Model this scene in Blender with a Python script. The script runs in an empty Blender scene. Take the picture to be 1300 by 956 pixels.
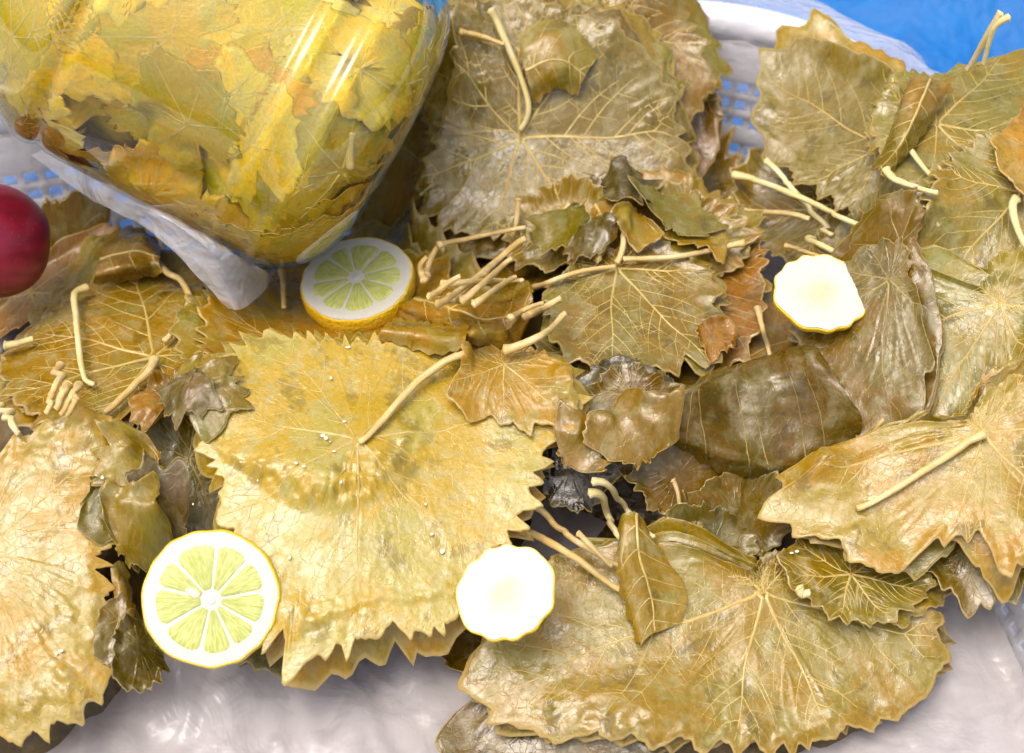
import bpy, math, random
import numpy as np

# ------------------------------------------------------------------ camera, world, sun, exposure
SC = bpy.context.scene
COL = SC.collection
PITCH = math.radians(50)
LENS = 60.0
FPX = 1300 * LENS / 36.0
DIST = 0.774
XR = np.array([1.0, 0, 0])
FW = np.array([0, math.cos(PITCH), -math.sin(PITCH)])
UP = np.array([0, math.sin(PITCH), math.cos(PITCH)])
TGT = np.array([0, 0, 0.14])
CAM = TGT - FW * DIST
cam = bpy.data.objects.new('camera', bpy.data.cameras.new('camera'))
COL.objects.link(cam)
cam.location = CAM
cam.rotation_euler = (math.pi / 2 - PITCH, 0, 0)
cam.data.lens = LENS
cam.data.sensor_width = 36
cam.data.clip_start = 0.01
cam.data.clip_end = 50
cam.data.dof.use_dof = True
cam.data.dof.focus_distance = 0.735
cam.data.dof.aperture_fstop = 9.0
SC.camera = cam

SUN_AZ = math.radians(-124)      # from the left of the pile
SUN_EL = math.radians(74)
world = bpy.data.worlds.new('World')
SC.world = world
world.use_nodes = True
wn = world.node_tree
bg = wn.nodes['Background']
sky = wn.nodes.new('ShaderNodeTexSky')
sky.sky_type = 'NISHITA'
sky.sun_disc = False
sky.sun_elevation = SUN_EL
sky.sun_rotation = SUN_AZ
sky.air_density = 1.0
sky.dust_density = 7.0
sky.ozone_density = 1.0
wn.links.new(sky.outputs[0], bg.inputs[0])
bg.inputs[1].default_value = 0.15
sun = bpy.data.objects.new('sun', bpy.data.lights.new('sun', 'SUN'))
COL.objects.link(sun)
sun.data.energy = 0.95
sun.data.angle = math.radians(36)
sun.data.color = (1.0, 0.98, 0.955)
SDIR = np.array([math.sin(SUN_AZ) * math.cos(SUN_EL), math.cos(SUN_AZ) * math.cos(SUN_EL), math.sin(SUN_EL)])
from mathutils import Vector
sun.rotation_euler = Vector(SDIR).to_track_quat('Z', 'Y').to_euler()
sun.location = SDIR * 3
SC.view_settings.view_transform = 'Standard'
SC.view_settings.look = 'None'
SC.view_settings.gamma = 1
SC.view_settings.use_curve_mapping = False
SC.view_settings.exposure = 0.66
SC.cycles.max_bounces = 8
SC.cycles.diffuse_bounces = 3
SC.cycles.glossy_bounces = 3
SC.cycles.use_adaptive_sampling = True
SC.cycles.adaptive_threshold = 0.03
SC.cycles.transparent_max_bounces = 24
SC.cycles.use_denoising = True
SC.cycles.caustics_reflective = False
SC.cycles.caustics_refractive = False

RNG = np.random.default_rng(11)

# ------------------------------------------------------------------ small maths
def ray(px, py):
    px = np.asarray(px, float); py = np.asarray(py, float)
    d = FW + ((px - 650) / FPX)[..., None] * XR - ((py - 478) / FPX)[..., None] * UP
    return d

def on_z(px, py, z):
    d = ray(px, py)
    t = (z - CAM[2]) / d[..., 2]
    return CAM + d * t[..., None]

def smooth(a, b, x):
    t = np.clip((x - a) / (b - a), 0, 1)
    return t * t * (3 - 2 * t)

def _hash(ix, iy, seed):
    h = (ix.astype(np.int64) * 374761393 + iy.astype(np.int64) * 668265263 + seed * 974634121) & 0x7fffffff
    h = ((h ^ (h >> 13)) * 1274126177) & 0x7fffffff
    return ((h ^ (h >> 16)) & 0xffff) / 65535.0

def vnoise(x, y, seed=0):
    ix = np.floor(x); iy = np.floor(y)
    fx = x - ix; fy = y - iy
    fx = fx * fx * fx * (fx * (fx * 6 - 15) + 10); fy = fy * fy * fy * (fy * (fy * 6 - 15) + 10)
    a = _hash(ix, iy, seed); b = _hash(ix + 1, iy, seed); c = _hash(ix, iy + 1, seed); d = _hash(ix + 1, iy + 1, seed)
    return (a * (1 - fx) + b * fx) * (1 - fy) + (c * (1 - fx) + d * fx) * fy

def fbm(x, y, seed=0, n=3):
    s = 0; a = 1; t = 0
    for k in range(n):
        s = s + a * vnoise(x * 2 ** k + 17.3 * k, y * 2 ** k - 9.1 * k, seed + k * 7)
        t += a; a *= 0.5
    return s / t

def catmull(P, n, closed=False):
    P = np.asarray(P, float)
    if len(P) == 2:
        return P[0] + (P[1] - P[0]) * np.linspace(0, 1, n)[:, None]
    Q = np.vstack([2 * P[0] - P[1], P, 2 * P[-1] - P[-2]])
    seg = np.linalg.norm(np.diff(P[:, :2], axis=0), axis=1) + 1e-9
    cum = np.concatenate([[0], np.cumsum(seg)])
    out = []
    for u in np.linspace(0, cum[-1], n):
        k = min(np.searchsorted(cum, u, side='right') - 1, len(seg) - 1)
        t = (u - cum[k]) / seg[k]
        p0, p1, p2, p3 = Q[k], Q[k + 1], Q[k + 2], Q[k + 3]
        out.append(0.5 * (2 * p1 + (p2 - p0) * t + (2 * p0 - 5 * p1 + 4 * p2 - p3) * t * t + (3 * p1 - p0 - 3 * p2 + p3) * t ** 3))
    return np.array(out)

# ------------------------------------------------------------------ height field that everything is laid on, layer by layer
GX0, GY0, CELL = -0.40, -0.34, 0.0015
NX, NY = 534, 520
gx = GX0 + np.arange(NX) * CELL
gy = GY0 + np.arange(NY) * CELL
XX, YY = np.meshgrid(gx, gy)

def samp(F, x, y):
    u = np.clip((x - GX0) / CELL, 0, NX - 1.001); v = np.clip((y - GY0) / CELL, 0, NY - 1.001)
    i = u.astype(int); j = v.astype(int); fu = u - i; fv = v - j
    return (F[j, i] * (1 - fu) + F[j, i + 1] * fu) * (1 - fv) + (F[j + 1, i] * (1 - fu) + F[j + 1, i + 1] * fu) * fv

def boxblur(F, r):
    if r < 1: return F
    for ax in (0, 1):
        p = [(0, 0), (0, 0)]; p[ax] = (r + 1, r)
        c = np.cumsum(np.pad(F, p, mode='edge'), axis=ax)
        n = F.shape[ax]
        F = (np.take(c, range(2 * r + 1, 2 * r + 1 + n), axis=ax) - np.take(c, range(0, n), axis=ax)) / (2 * r + 1)
    return F

def blur(F, r):
    return boxblur(boxblur(F, r), max(1, r // 2))

def dilate(F, r):
    for ax in (0, 1):
        G = F.copy()
        for s in range(1, r + 1):
            A = np.roll(F, s, axis=ax); B = np.roll(F, -s, axis=ax)
            G = np.maximum(G, np.maximum(A, B))
        F = G
    return F

BC = np.array([-0.02, -0.02]); BR = 0.285           # basket centre and rim radius
RIMZ = 0.168
BAX, BAY = np.array([.973, .230]), np.array([-.230, .973])
BHX, BHY, BCR = .298, .252, .13
BC = -.062 * BAX - .048 * BAY
def sdist(x, y):
    """distance to the rim line of the basket, a rectangle with round corners; negative inside"""
    u = np.abs((x - BC[0]) * BAX[0] + (y - BC[1]) * BAX[1]) - (BHX - BCR); v = np.abs((x - BC[0]) * BAY[0] + (y - BC[1]) * BAY[1]) - (BHY - BCR)
    return np.hypot(np.maximum(u, 0), np.maximum(v, 0)) + np.minimum(np.maximum(u, v), 0) - BCR
def rim_path(n):
    """n evenly spaced points of the rim line relative to the middle, and their outward normals"""
    P, N = [], []
    for cx, cy, a0 in ((1, 1, 0), (-1, 1, 90), (-1, -1, 180), (1, -1, 270)):
        for a in np.radians(np.linspace(a0, a0 + 90, 60)):
            N.append((math.cos(a), math.sin(a))); P.append((cx * (BHX - BCR) + BCR * math.cos(a), cy * (BHY - BCR) + BCR * math.sin(a)))
    P = np.array(P + P[:1]); N = np.array(N + N[:1])
    s_ = np.concatenate([[0], np.cumsum(np.linalg.norm(np.diff(P, axis=0), axis=1))]); t = np.arange(n) / n * s_[-1]
    M = np.stack([BAX, BAY])
    Q = np.stack([np.interp(t, s_, P[:, k]) for k in (0, 1)], -1) @ M; W = np.stack([np.interp(t, s_, N[:, k]) for k in (0, 1)], -1) @ M
    return Q, W / np.linalg.norm(W, axis=1)[:, None], s_[-1]
rad = BR + sdist(XX, YY)
LINER = 0.088 + 0.075 * smooth(BR - 0.060, BR - 0.012, rad) + 0.006 * (fbm(XX * 22, YY * 22, 5) - 0.5)
H = LINER.copy()
MOUNDS = [  # pixel of the middle, half widths in x and y, height
    (700, 165, .078, .082, .046), (815, 420, .072, .075, .036), (450, 570, .076, .066, .028), (-30, 700, .068, .080, .030),
    (140, 440, .068, .060, .030), (1090, 195, .072, .068, .042), (1285, 310, .060, .080, .044), (1130, 450, .060, .055, .034),
    (1200, 640, .080, .060, .030), (880, 810, .090, .042, .018), (970, 540, .050, .040, .026), (250, 590, .036, .045, .014),
    (860, 660, .060, .040, .010), (960, 300, .06, .05, .025), (600, 350, .07, .05, .02)]
for (px, py, rx, ry, h) in MOUNDS:
    c = on_z(px, py, 0.125)
    q = ((XX - c[0]) / rx) ** 2 + ((YY - c[1]) / ry) ** 2
    H = np.maximum(H, LINER + .8 * h * np.exp(-q ** 3 * 0.8) - 0.0005)
H = blur(H, 4)
H += 0.004 * (fbm(XX * 30, YY * 30, 3) - 0.5) * smooth(0.003, 0.012, H - LINER)
H0 = H.copy()

def cast(px, py, h=0.0, F=None):
    """first point where the line of sight of a pixel meets the height field raised by h"""
    F = H if F is None else F
    d = ray(px, py)
    h = np.asarray(h, float)
    shp = d.shape[:-1]
    d = d.reshape(-1, 3); hh = np.broadcast_to(h, shp).reshape(-1)
    zs = np.linspace(0.30, 0.03, 240)
    t = (zs[None, :] - CAM[2]) / d[:, 2:3]
    X = CAM[0] + d[:, 0:1] * t; Y = CAM[1] + d[:, 1:2] * t
    S = samp(F, X, Y) + hh[:, None]
    below = S >= zs[None, :]
    k = np.argmax(below, axis=1); k = np.where(below.any(axis=1), np.maximum(k, 1), 239)
    r = np.arange(len(k))
    a = zs[k - 1] - S[r, k - 1]; b = S[r, k] - zs[k]
    f = np.clip(a / np.maximum(a + b, 1e-9), 0, 1)
    z = zs[k - 1] + (zs[k] - zs[k - 1]) * f
    tt = (z - CAM[2]) / d[:, 2]
    return (CAM + d * tt[:, None]).reshape(*shp, 3)

def splat(P):
    global H
    u = np.round((P[:, 0] - GX0) / CELL).astype(int); v = np.round((P[:, 1] - GY0) / CELL).astype(int)
    ok = (u > 1) & (u < NX - 2) & (v > 1) & (v < NY - 2)
    u = u[ok]; v = v[ok]; z = P[ok, 2]
    T = np.full_like(H, -1)
    np.maximum.at(T, (v, u), z)
    T = dilate(T, 1)
    H = np.maximum(H, T)

# ------------------------------------------------------------------ object helpers
def mesh_np(name, V, quads=None, tris=None, uv=None, rho=None, smooth_shade=True, wr=None):
    me = bpy.data.meshes.new(name)
    V = np.asarray(V, np.float32)
    me.vertices.add(len(V)); me.vertices.foreach_set('co', V.ravel())
    loops = []; starts = []; tot = 0
    if quads is not None and len(quads):
        q = np.asarray(quads, np.int32); loops.append(q.ravel()); starts.append(np.arange(len(q)) * 4); tot = len(q) * 4
    if tris is not None and len(tris):
        t = np.asarray(tris, np.int32); loops.append(t.ravel()); starts.append(tot + np.arange(len(t)) * 3)
    L = np.concatenate(loops).astype(np.int32); S = np.concatenate(starts).astype(np.int32)
    me.loops.add(len(L)); me.loops.foreach_set('vertex_index', L)
    me.polygons.add(len(S)); me.polygons.foreach_set('loop_start', S)
    if smooth_shade: me.polygons.foreach_set('use_smooth', np.ones(len(S), bool))
    if uv is not None:
        l = me.uv_layers.new(name='leaf_plane')
        l.data.foreach_set('uv', np.asarray(uv, np.float32)[L].ravel())
    if rho is not None:
        a = me.attributes.new('margin', 'FLOAT', 'POINT'); a.data.foreach_set('value', np.asarray(rho, np.float32))
    if wr is not None:
        a = me.attributes.new('wrinkle', 'FLOAT_VECTOR', 'POINT'); a.data.foreach_set('vector', np.asarray(wr, np.float32).ravel())
    me.update(calc_edges=True); me.validate()
    return me

def link(name, me, mat, parent=None, loc=None, color=None, amber=1.0):
    o = bpy.data.objects.new(name, me)
    COL.objects.link(o)
    if mat is not None: me.materials.append(mat)
    if parent is not None: o.parent = parent
    if loc is not None: o.location = loc
    if color is not None: o.color = (*color, amber)
    return o

def tag(o, label=None, cat=None, group=None, kind=None):
    if label: o['label'] = label
    if cat: o['category'] = cat
    if group: o['group'] = group
    if kind: o['kind'] = kind
    return o

def empty(name, loc, label, cat, group=None):
    o = bpy.data.objects.new(name, None); COL.objects.link(o); o.location = loc; o.empty_display_size = 0.01
    return tag(o, label, cat, group)

def grid_quads(nr, nc, wrap=False, off=0):
    i = np.arange(nr - 1)[:, None]; j = np.arange(nc if wrap else nc - 1)[None, :]
    j2 = (j + 1) % nc
    return (np.stack([i * nc + j, i * nc + j2, (i + 1) * nc + j2, (i + 1) * nc + j], -1).reshape(-1, 4) + off)

def tube(P, R, ns=8, flat=1.0):
    """tube along P (n,3) with radius per point"""
    P = np.asarray(P); n = len(P)
    T = np.gradient(P, axis=0); T /= np.linalg.norm(T, axis=1)[:, None] + 1e-12
    N = np.zeros_like(P); up = np.array([0.13, 0.05, 1.0])
    for k in range(n):
        s = np.cross(T[k], up); s /= np.linalg.norm(s) + 1e-12; N[k] = s
        up = np.cross(s, T[k])
    B = np.cross(N, T)
    a = np.linspace(0, 2 * math.pi, ns, endpoint=False)
    V = P[:, None, :] + R[:, None, None] * (np.cos(a)[None, :, None] * N[:, None, :] + flat * np.sin(a)[None, :, None] * B[:, None, :])
    V = V.reshape(-1, 3); q = grid_quads(n, ns, True)
    c0 = len(V); V = np.vstack([V, P[:1] - T[:1] * R[0] * .35, P[-1:] + T[-1:] * R[-1] * .35])
    j = np.arange(ns); j2 = (j + 1) % ns
    t = np.vstack([np.stack([j2, j, np.full(ns, c0)], -1), np.stack([(n - 1) * ns + j, (n - 1) * ns + j2, np.full(ns, c0 + 1)], -1)])
    s = np.concatenate([[0], np.cumsum(np.linalg.norm(np.diff(P, axis=0), axis=1))])
    uv = np.concatenate([np.stack([np.repeat(s, ns) * 10, np.tile(a, n)], -1), [[0, 0], [s[-1] * 10, 0]]])
    return V, q, t, uv

# ------------------------------------------------------------------ materials
def nodes(name):
    m = bpy.data.materials.new(name); m.use_nodes = True
    nt = m.node_tree; nt.nodes.clear()
    return m, nt

class NT:
    def __init__(s, name):
        s.m, s.t = nodes(name)
        s.out = s.n('ShaderNodeOutputMaterial')
    def n(s, t, **kw):
        x = s.t.nodes.new(t)
        for k, v in kw.items(): setattr(x, k, v)
        return x
    def l(s, a, b): s.t.links.new(a, b)
    def noise(s, vec, scale, detail=3, rough=.55, dist=0):
        x = s.n('ShaderNodeTexNoise'); x.inputs['Scale'].default_value = scale; x.inputs['Detail'].default_value = detail
        x.inputs['Roughness'].default_value = rough; x.inputs['Distortion'].default_value = dist
        s.l(vec, x.inputs['Vector']); return x.outputs['Fac']
    def ramp(s, fac, a, b, c0=0.0, c1=1.0):
        x = s.n('ShaderNodeMapRange'); x.interpolation_type = 'SMOOTHSTEP'
        x.inputs[1].default_value = a; x.inputs[2].default_value = b; x.inputs[3].default_value = c0; x.inputs[4].default_value = c1
        s.l(fac, x.inputs[0]); return x.outputs[0]
    def mix(s, fac, a, b, mode='MIX'):
        x = s.n('ShaderNodeMix', data_type='RGBA', blend_type=mode)
        for sock, v in ((x.inputs[0], fac), (x.inputs[6], a), (x.inputs[7], b)):
            if hasattr(v, 'links') or hasattr(v, 'is_linked'): s.l(v, sock)
            elif isinstance(v, (int, float)): sock.default_value = v
            else: sock.default_value = (*v, 1)
        return x.outputs[2]
    def math(s, op, a, b=0.0):
        x = s.n('ShaderNodeMath', operation=op)
        for sock, v in ((x.inputs[0], a), (x.inputs[1], b)):
            if isinstance(v, (int, float)): sock.default_value = v
            else: s.l(v, sock)
        return x.outputs[0]
    def bump(s, height, strength, dist, normal=None):
        x = s.n('ShaderNodeBump'); x.inputs['Strength'].default_value = strength; x.inputs['Distance'].default_value = dist
        s.l(height, x.inputs['Height'])
        if normal is not None: s.l(normal, x.inputs['Normal'])
        return x.outputs[0]
    def scale(s, vec, v):
        x = s.n('ShaderNodeVectorMath', operation='MULTIPLY'); s.l(vec, x.inputs[0]); x.inputs[1].default_value = v
        return x.outputs[0]
    def fin(s, sh): s.l(sh, s.out.inputs['Surface']); return s.m

def leaf_material(name, jar=False):
    k = NT(name)
    uv = k.n('ShaderNodeUVMap').outputs[0]
    oi = k.n('ShaderNodeObjectInfo')
    col = oi.outputs['Color']; rnd = oi.outputs['Random']
    sh = k.n('ShaderNodeVectorMath', operation='ADD'); k.l(uv, sh.inputs[0])
    cmb = k.n('ShaderNodeCombineXYZ'); k.l(k.math('MULTIPLY', rnd, 37.0), cmb.inputs[0]); k.l(k.math('MULTIPLY', rnd, 91.0), cmb.inputs[1])
    k.l(cmb.outputs[0], sh.inputs[1]); p = sh.outputs[0]       # uv are decimetres in the plane of the leaf
    def n2(scale, detail, rough=.6):
        f = k.noise(p, scale, detail, rough); f.node.noise_dimensions = '2D'; return f
    big, mid, blot, fine = n2(2.6, 3), n2(10, 3, .65), n2(6.3, 3, .7), n2(55, 1)
    amber = k.mix(1.0, col, (1.16, .92, .12), 'MULTIPLY')
    pale = k.mix(.45, k.mix(1.0, col, (1.15, 1.22, 1.9), 'MULTIPLY'), (.35, .31, .17))
    dark = k.mix(1.0, col, (.85, .80, .6) if jar else (.50, .46, .40), 'MULTIPLY')
    c = k.mix(k.math('MULTIPLY', k.ramp(big, .46, .58, 1, 0), oi.outputs['Alpha']), col, amber)
    c = k.mix(k.math('MULTIPLY', k.ramp(mid, .48, .66), .6), c, pale)
    c = k.mix(k.math('MULTIPLY', k.ramp(blot, .54, .70), .6), c, dark)
    c = k.mix(k.ramp(fine, .35, .75, 0, .30), c, k.mix(1.0, c, (.6, .55, .5), 'MULTIPLY'))
    # net of fine veins
    wob = k.n('ShaderNodeVectorMath', operation='ADD'); k.l(p, wob.inputs[0])
    wc = k.n('ShaderNodeCombineXYZ'); k.l(k.math('MULTIPLY', mid, .10), wc.inputs[0]); k.l(k.math('MULTIPLY', blot, .10), wc.inputs[1]); k.l(wc.outputs[0], wob.inputs[1])
    vo = k.n('ShaderNodeTexVoronoi', feature='DISTANCE_TO_EDGE', voronoi_dimensions='2D'); vo.inputs['Scale'].default_value = 20
    k.l(wob.outputs[0], vo.inputs['Vector'])
    net = k.ramp(vo.outputs['Distance'], 0.0, .06, 1, 0)
    c = k.mix(k.math('MULTIPLY', net, .16), c, k.mix(.5, c, (.62, .52, .22)))
    at = k.n('ShaderNodeAttribute', attribute_name='margin')
    c = k.mix(k.ramp(at.outputs['Fac'], .975, .995, 0, .5), c, (.62, .46, .17))
    bs = k.n('ShaderNodeBsdfPrincipled')
    k.l(c, bs.inputs['Base Color'])
    k.l(k.ramp(blot, .36, .62, .42, .22), bs.inputs['Roughness'])
    bs.inputs['IOR'].default_value = 1.64
    b2 = k.bump(n2(34, 2), .35, .0005, k.bump(n2(5.0, 3, .5), .5, .0024, k.bump(net, .22, .0003)))
    k.l(b2, bs.inputs['Normal'])
    tr = k.n('ShaderNodeBsdfTranslucent'); k.l(k.mix(1.0, c, (1.5, 1.1, .35), 'MULTIPLY'), tr.inputs['Color'])
    mx = k.n('ShaderNodeMixShader'); mx.inputs[0].default_value = .0 if jar else .15
    k.l(bs.outputs[0], mx.inputs[1]); k.l(tr.outputs[0], mx.inputs[2])
    return k.fin(mx.outputs[0])

def stalk_material(name, base, tip):
    k = NT(name)
    uv = k.n('ShaderNodeUVMap').outputs[0]
    tc = k.n('ShaderNodeTexCoord').outputs['Object']
    n1 = k.noise(tc, 75, 2); st = k.noise(k.scale(uv, (6, 5, 1)), 1.0, 1)
    c = k.mix(k.ramp(n1, .4, .7), base, tip)
    c = k.mix(k.ramp(st, .45, .7, 0, .4), c, (.34, .22, .06))
    c = k.mix(k.ramp(k.noise(tc, 38, 2), .56, .70, 0, .55), c, (.36, .27, .08))
    bs = k.n('ShaderNodeBsdfPrincipled'); k.l(c, bs.inputs['Base Color'])
    bs.inputs['Roughness'].default_value = .36
    bs.inputs['Specular IOR Level'].default_value = .5
    k.l(k.bump(st, .4, .0012, k.bump(n1, .35, .0012)), bs.inputs['Normal'])
    return k.fin(bs.outputs[0])

def simple(name, color, rough=.5, var=.15, scale=40, bump=.2, bd=.002, **inp):
    k = NT(name)
    tc = k.n('ShaderNodeTexCoord').outputs['Object']
    n = k.noise(tc, scale, 4)
    c = k.mix(k.ramp(n, .3, .7, 0, 1), [v * (1 - var) for v in color], [min(1, v * (1 + var)) for v in color])
    bs = k.n('ShaderNodeBsdfPrincipled'); k.l(c, bs.inputs['Base Color']); bs.inputs['Roughness'].default_value = rough
    for a, b in inp.items(): bs.inputs[a.replace('_', ' ')].default_value = b
    if bump: k.l(k.bump(n, bump, bd), bs.inputs['Normal'])
    return k.fin(bs.outputs[0])

LEAF = leaf_material('brined_leaf')
LEAFJ = leaf_material('leaf_in_brine', True)
VEIN = stalk_material('leaf_vein', (.46, .33, .09), (.56, .45, .17))
VEIND = stalk_material('leaf_vein_dark', (.24, .17, .05), (.32, .25, .09))
STALK = stalk_material('leaf_stalk', (.62, .43, .15), (.74, .58, .28))
STALKP = stalk_material('pale_stalk', (.70, .58, .24), (.78, .68, .38))

# ------------------------------------------------------------------ leaves
def vine_outline(r0, rng):
    """radius for each of 360 degrees around the stalk joint of a free vine leaf, tip at 0"""
    a = np.radians(np.arange(360)); d = np.degrees((a + math.pi) % (2 * math.pi) - math.pi)
    R = np.full(360, .70)
    for c, w, h in ((0, 24, .32), (60, 24, .22), (-60, 24, .22), (118, 26, .10), (-118, 26, .10)):
        c += rng.normal(0, 4); dd = (d - c + 180) % 360 - 180
        R += h * rng.uniform(.85, 1.15) * np.exp(-(dd / w) ** 2)
    R *= 1 - .62 * np.exp(-((np.abs(d) - 180) / 16) ** 2)
    return R * r0

def teeth(n_ang, R, rng, amp=.055, size=.011):
    """saw-tooth margin: teeth of about size metres along the edge"""
    per = 2 * math.pi * np.mean(R)
    n = max(14, int(per / size))
    w = rng.uniform(.45, 1.7, n); edges = np.concatenate([[0], np.cumsum(w)]) / w.sum()
    h = rng.uniform(.25, 1.5, n)
    u = np.arange(n_ang) / n_ang
    k = np.clip(np.searchsorted(edges, u, side='right') - 1, 0, n - 1)
    t = (u - edges[k]) / (edges[k + 1] - edges[k])
    peak = .62
    tri = np.where(t < peak, (t / peak) ** 1.5, ((1 - t) / (1 - peak)) ** 1.2)
    t2 = (u * n * 2.7 + .3 * np.sin(u * 40)) % 1.0
    tri = tri + .22 * np.where(t2 < .6, t2 / .6, (1 - t2) / .4)
    return 1 + amp * h[k] * (tri - .50) * np.clip(.08 / np.maximum(R, .02), .5, 1.8)

def tone(c): return (c[0] ** 1.3 * .93, c[1] ** 1.3 * 1.0, c[2] ** 1.3 * .32)
class Leaf: pass
BUILT = []

def lay(O, ex, ey, R360, tip=0.0, color=(.36, .24, .05), res=(22, 200), r_d=8, r_b=4, lift=.0006, wave=.002, crumple=.001,
        curl=.003, stiff=.0, plane=None, seed=0, tooth=.075, tsize=.0095, cover=True, taut=5, amber=1.0):
    """drape a leaf blade on the pile: O joint (x,y), ex/ey plane axes projected to xy, R360 outline radius per degree"""
    global H
    rng = np.random.default_rng(seed + 1000)
    nr, na = res
    th = np.arange(na) / na * 2 * math.pi
    Rr = np.interp(np.degrees(th), np.arange(361), np.append(R360, R360[0]))
    Rt = Rr * teeth(na, Rr, rng, tooth, tsize)
    rho = np.concatenate([[0.03], (np.arange(1, nr) / (nr - 1)) ** .85])
    rr = rho[:, None] * (Rr[None, :] * (1 - smooth(.72, 1, rho)[:, None]) + Rt[None, :] * smooth(.72, 1, rho)[:, None])
    U = rr * np.cos(th)[None, :]; V = rr * np.sin(th)[None, :]
    X = O[0] + U * ex[0] + V * ey[0]; Y = O[1] + U * ex[1] + V * ey[1]
    # window of the height field
    m = 2 * r_d + 8
    i0 = int(np.clip((X.min() - GX0) / CELL - m, 0, NX - 40)); i1 = int(np.clip((X.max() - GX0) / CELL + m, i0 + 40, NX))
    j0 = int(np.clip((Y.min() - GY0) / CELL - m, 0, NY - 40)); j1 = int(np.clip((Y.max() - GY0) / CELL + m, j0 + 40, NY))
    Hw = H[j0:j1, i0:i1]
    Hc = -dilate(-dilate(Hw, r_d), r_d)                    # closing: a leaf bridges narrow hollows without swelling the slopes
    Hc = np.maximum(blur(Hc, r_b), Hw)
    for _ in range(taut): Hc = np.maximum(blur(Hc, r_b + 2), Hw)      # a wet leaf stretched over what lies under it
    Hf = H.copy(); Hf[j0:j1, i0:i1] = Hc
    z = samp(Hf, X, Y) + lift
    if plane is not None and stiff > 0:
        zp = plane[0] * X + plane[1] * Y + plane[2]
        z = np.maximum(z, stiff * zp + (1 - stiff) * z)
    s = seed * 13 + 5
    wv = fbm(U * 28 + s, V * 28 - s, seed, 2)
    z = z + wave * np.clip(wv - .3, 0, 1) * 1.3
    if crumple > 0:
        rg = np.abs(fbm(U * 55 + s, V * 55 + s, seed + 3, 3) - .5) * 2
        rr2 = np.hypot(U, V); cs, sn = np.cos(th)[None, :], np.sin(th)[None, :]
        warp = (fbm(U * 20, V * 20, seed + 8, 2) - .5) * .5
        rg2 = np.abs(fbm((cs + warp) * 4.2 + s, (sn - warp) * 4.2 + rr2 * 14, seed + 9, 3) - .5) * 2      # wrinkles running out from the joint
        z = z + crumple * (np.clip(.6 - rg * 1.5, 0, 1) * .40 + np.clip(.16 - rg2 * 1.6, 0, 1) * 1.5 * smooth(.12, .5, rho)[:, None])
    zc = z.copy()
    cu = fbm(np.cos(th) * 1.6 + s, np.sin(th) * 1.6, seed + 4, 2)
    ripple = fbm(th * 5.2, th * 0 + s, seed + 6, 1) * .55
    z = z + (curl * (np.clip(cu - .38, -.12, 1) * 2.6 + ripple * .4))[None, :] * (smooth(.62, 1.0, rho) ** 1.5)[:, None]
    L = Leaf(); L.X, L.Y, L.Z, L.U, L.V, L.rho, L.th, L.Rr = X, Y, z, U, V, rho, th, Rr
    L.O = O; L.tip = tip; L.color = tone(color); L.amber = amber; L.seed = seed; L.res = res; L.ex = ex; L.ey = ey; L.zc = zc
    if cover: splat(np.stack([X.ravel(), Y.ravel(), (zc + .0004 + .3 * (z - zc)).ravel()], -1))
    return L

def surf(L, u, v, dz=0.0):
    """point of the draped blade at plane coordinates u, v"""
    r = np.hypot(u, v); a = np.arctan2(v, u) % (2 * math.pi)
    na = len(L.th); fa = a / (2 * math.pi) * na; j = fa.astype(int) % na; j2 = (j + 1) % na; fj = fa - np.floor(fa)
    Rm = L.Rr[j] * (1 - fj) + L.Rr[j2] * fj
    p = np.clip(r / Rm, L.rho[0], .999)
    i = np.clip(np.searchsorted(L.rho, p, side='right') - 1, 0, len(L.rho) - 2)
    fi = (p - L.rho[i]) / (L.rho[i + 1] - L.rho[i])
    out = []
    for A in (L.X, L.Y, L.Z):
        out.append((A[i, j] * (1 - fj) + A[i, j2] * fj) * (1 - fi) + (A[i + 1, j] * (1 - fj) + A[i + 1, j2] * fj) * fi)
    P = np.stack(out, -1); P[..., 2] += dz
    return P, r / Rm

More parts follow.
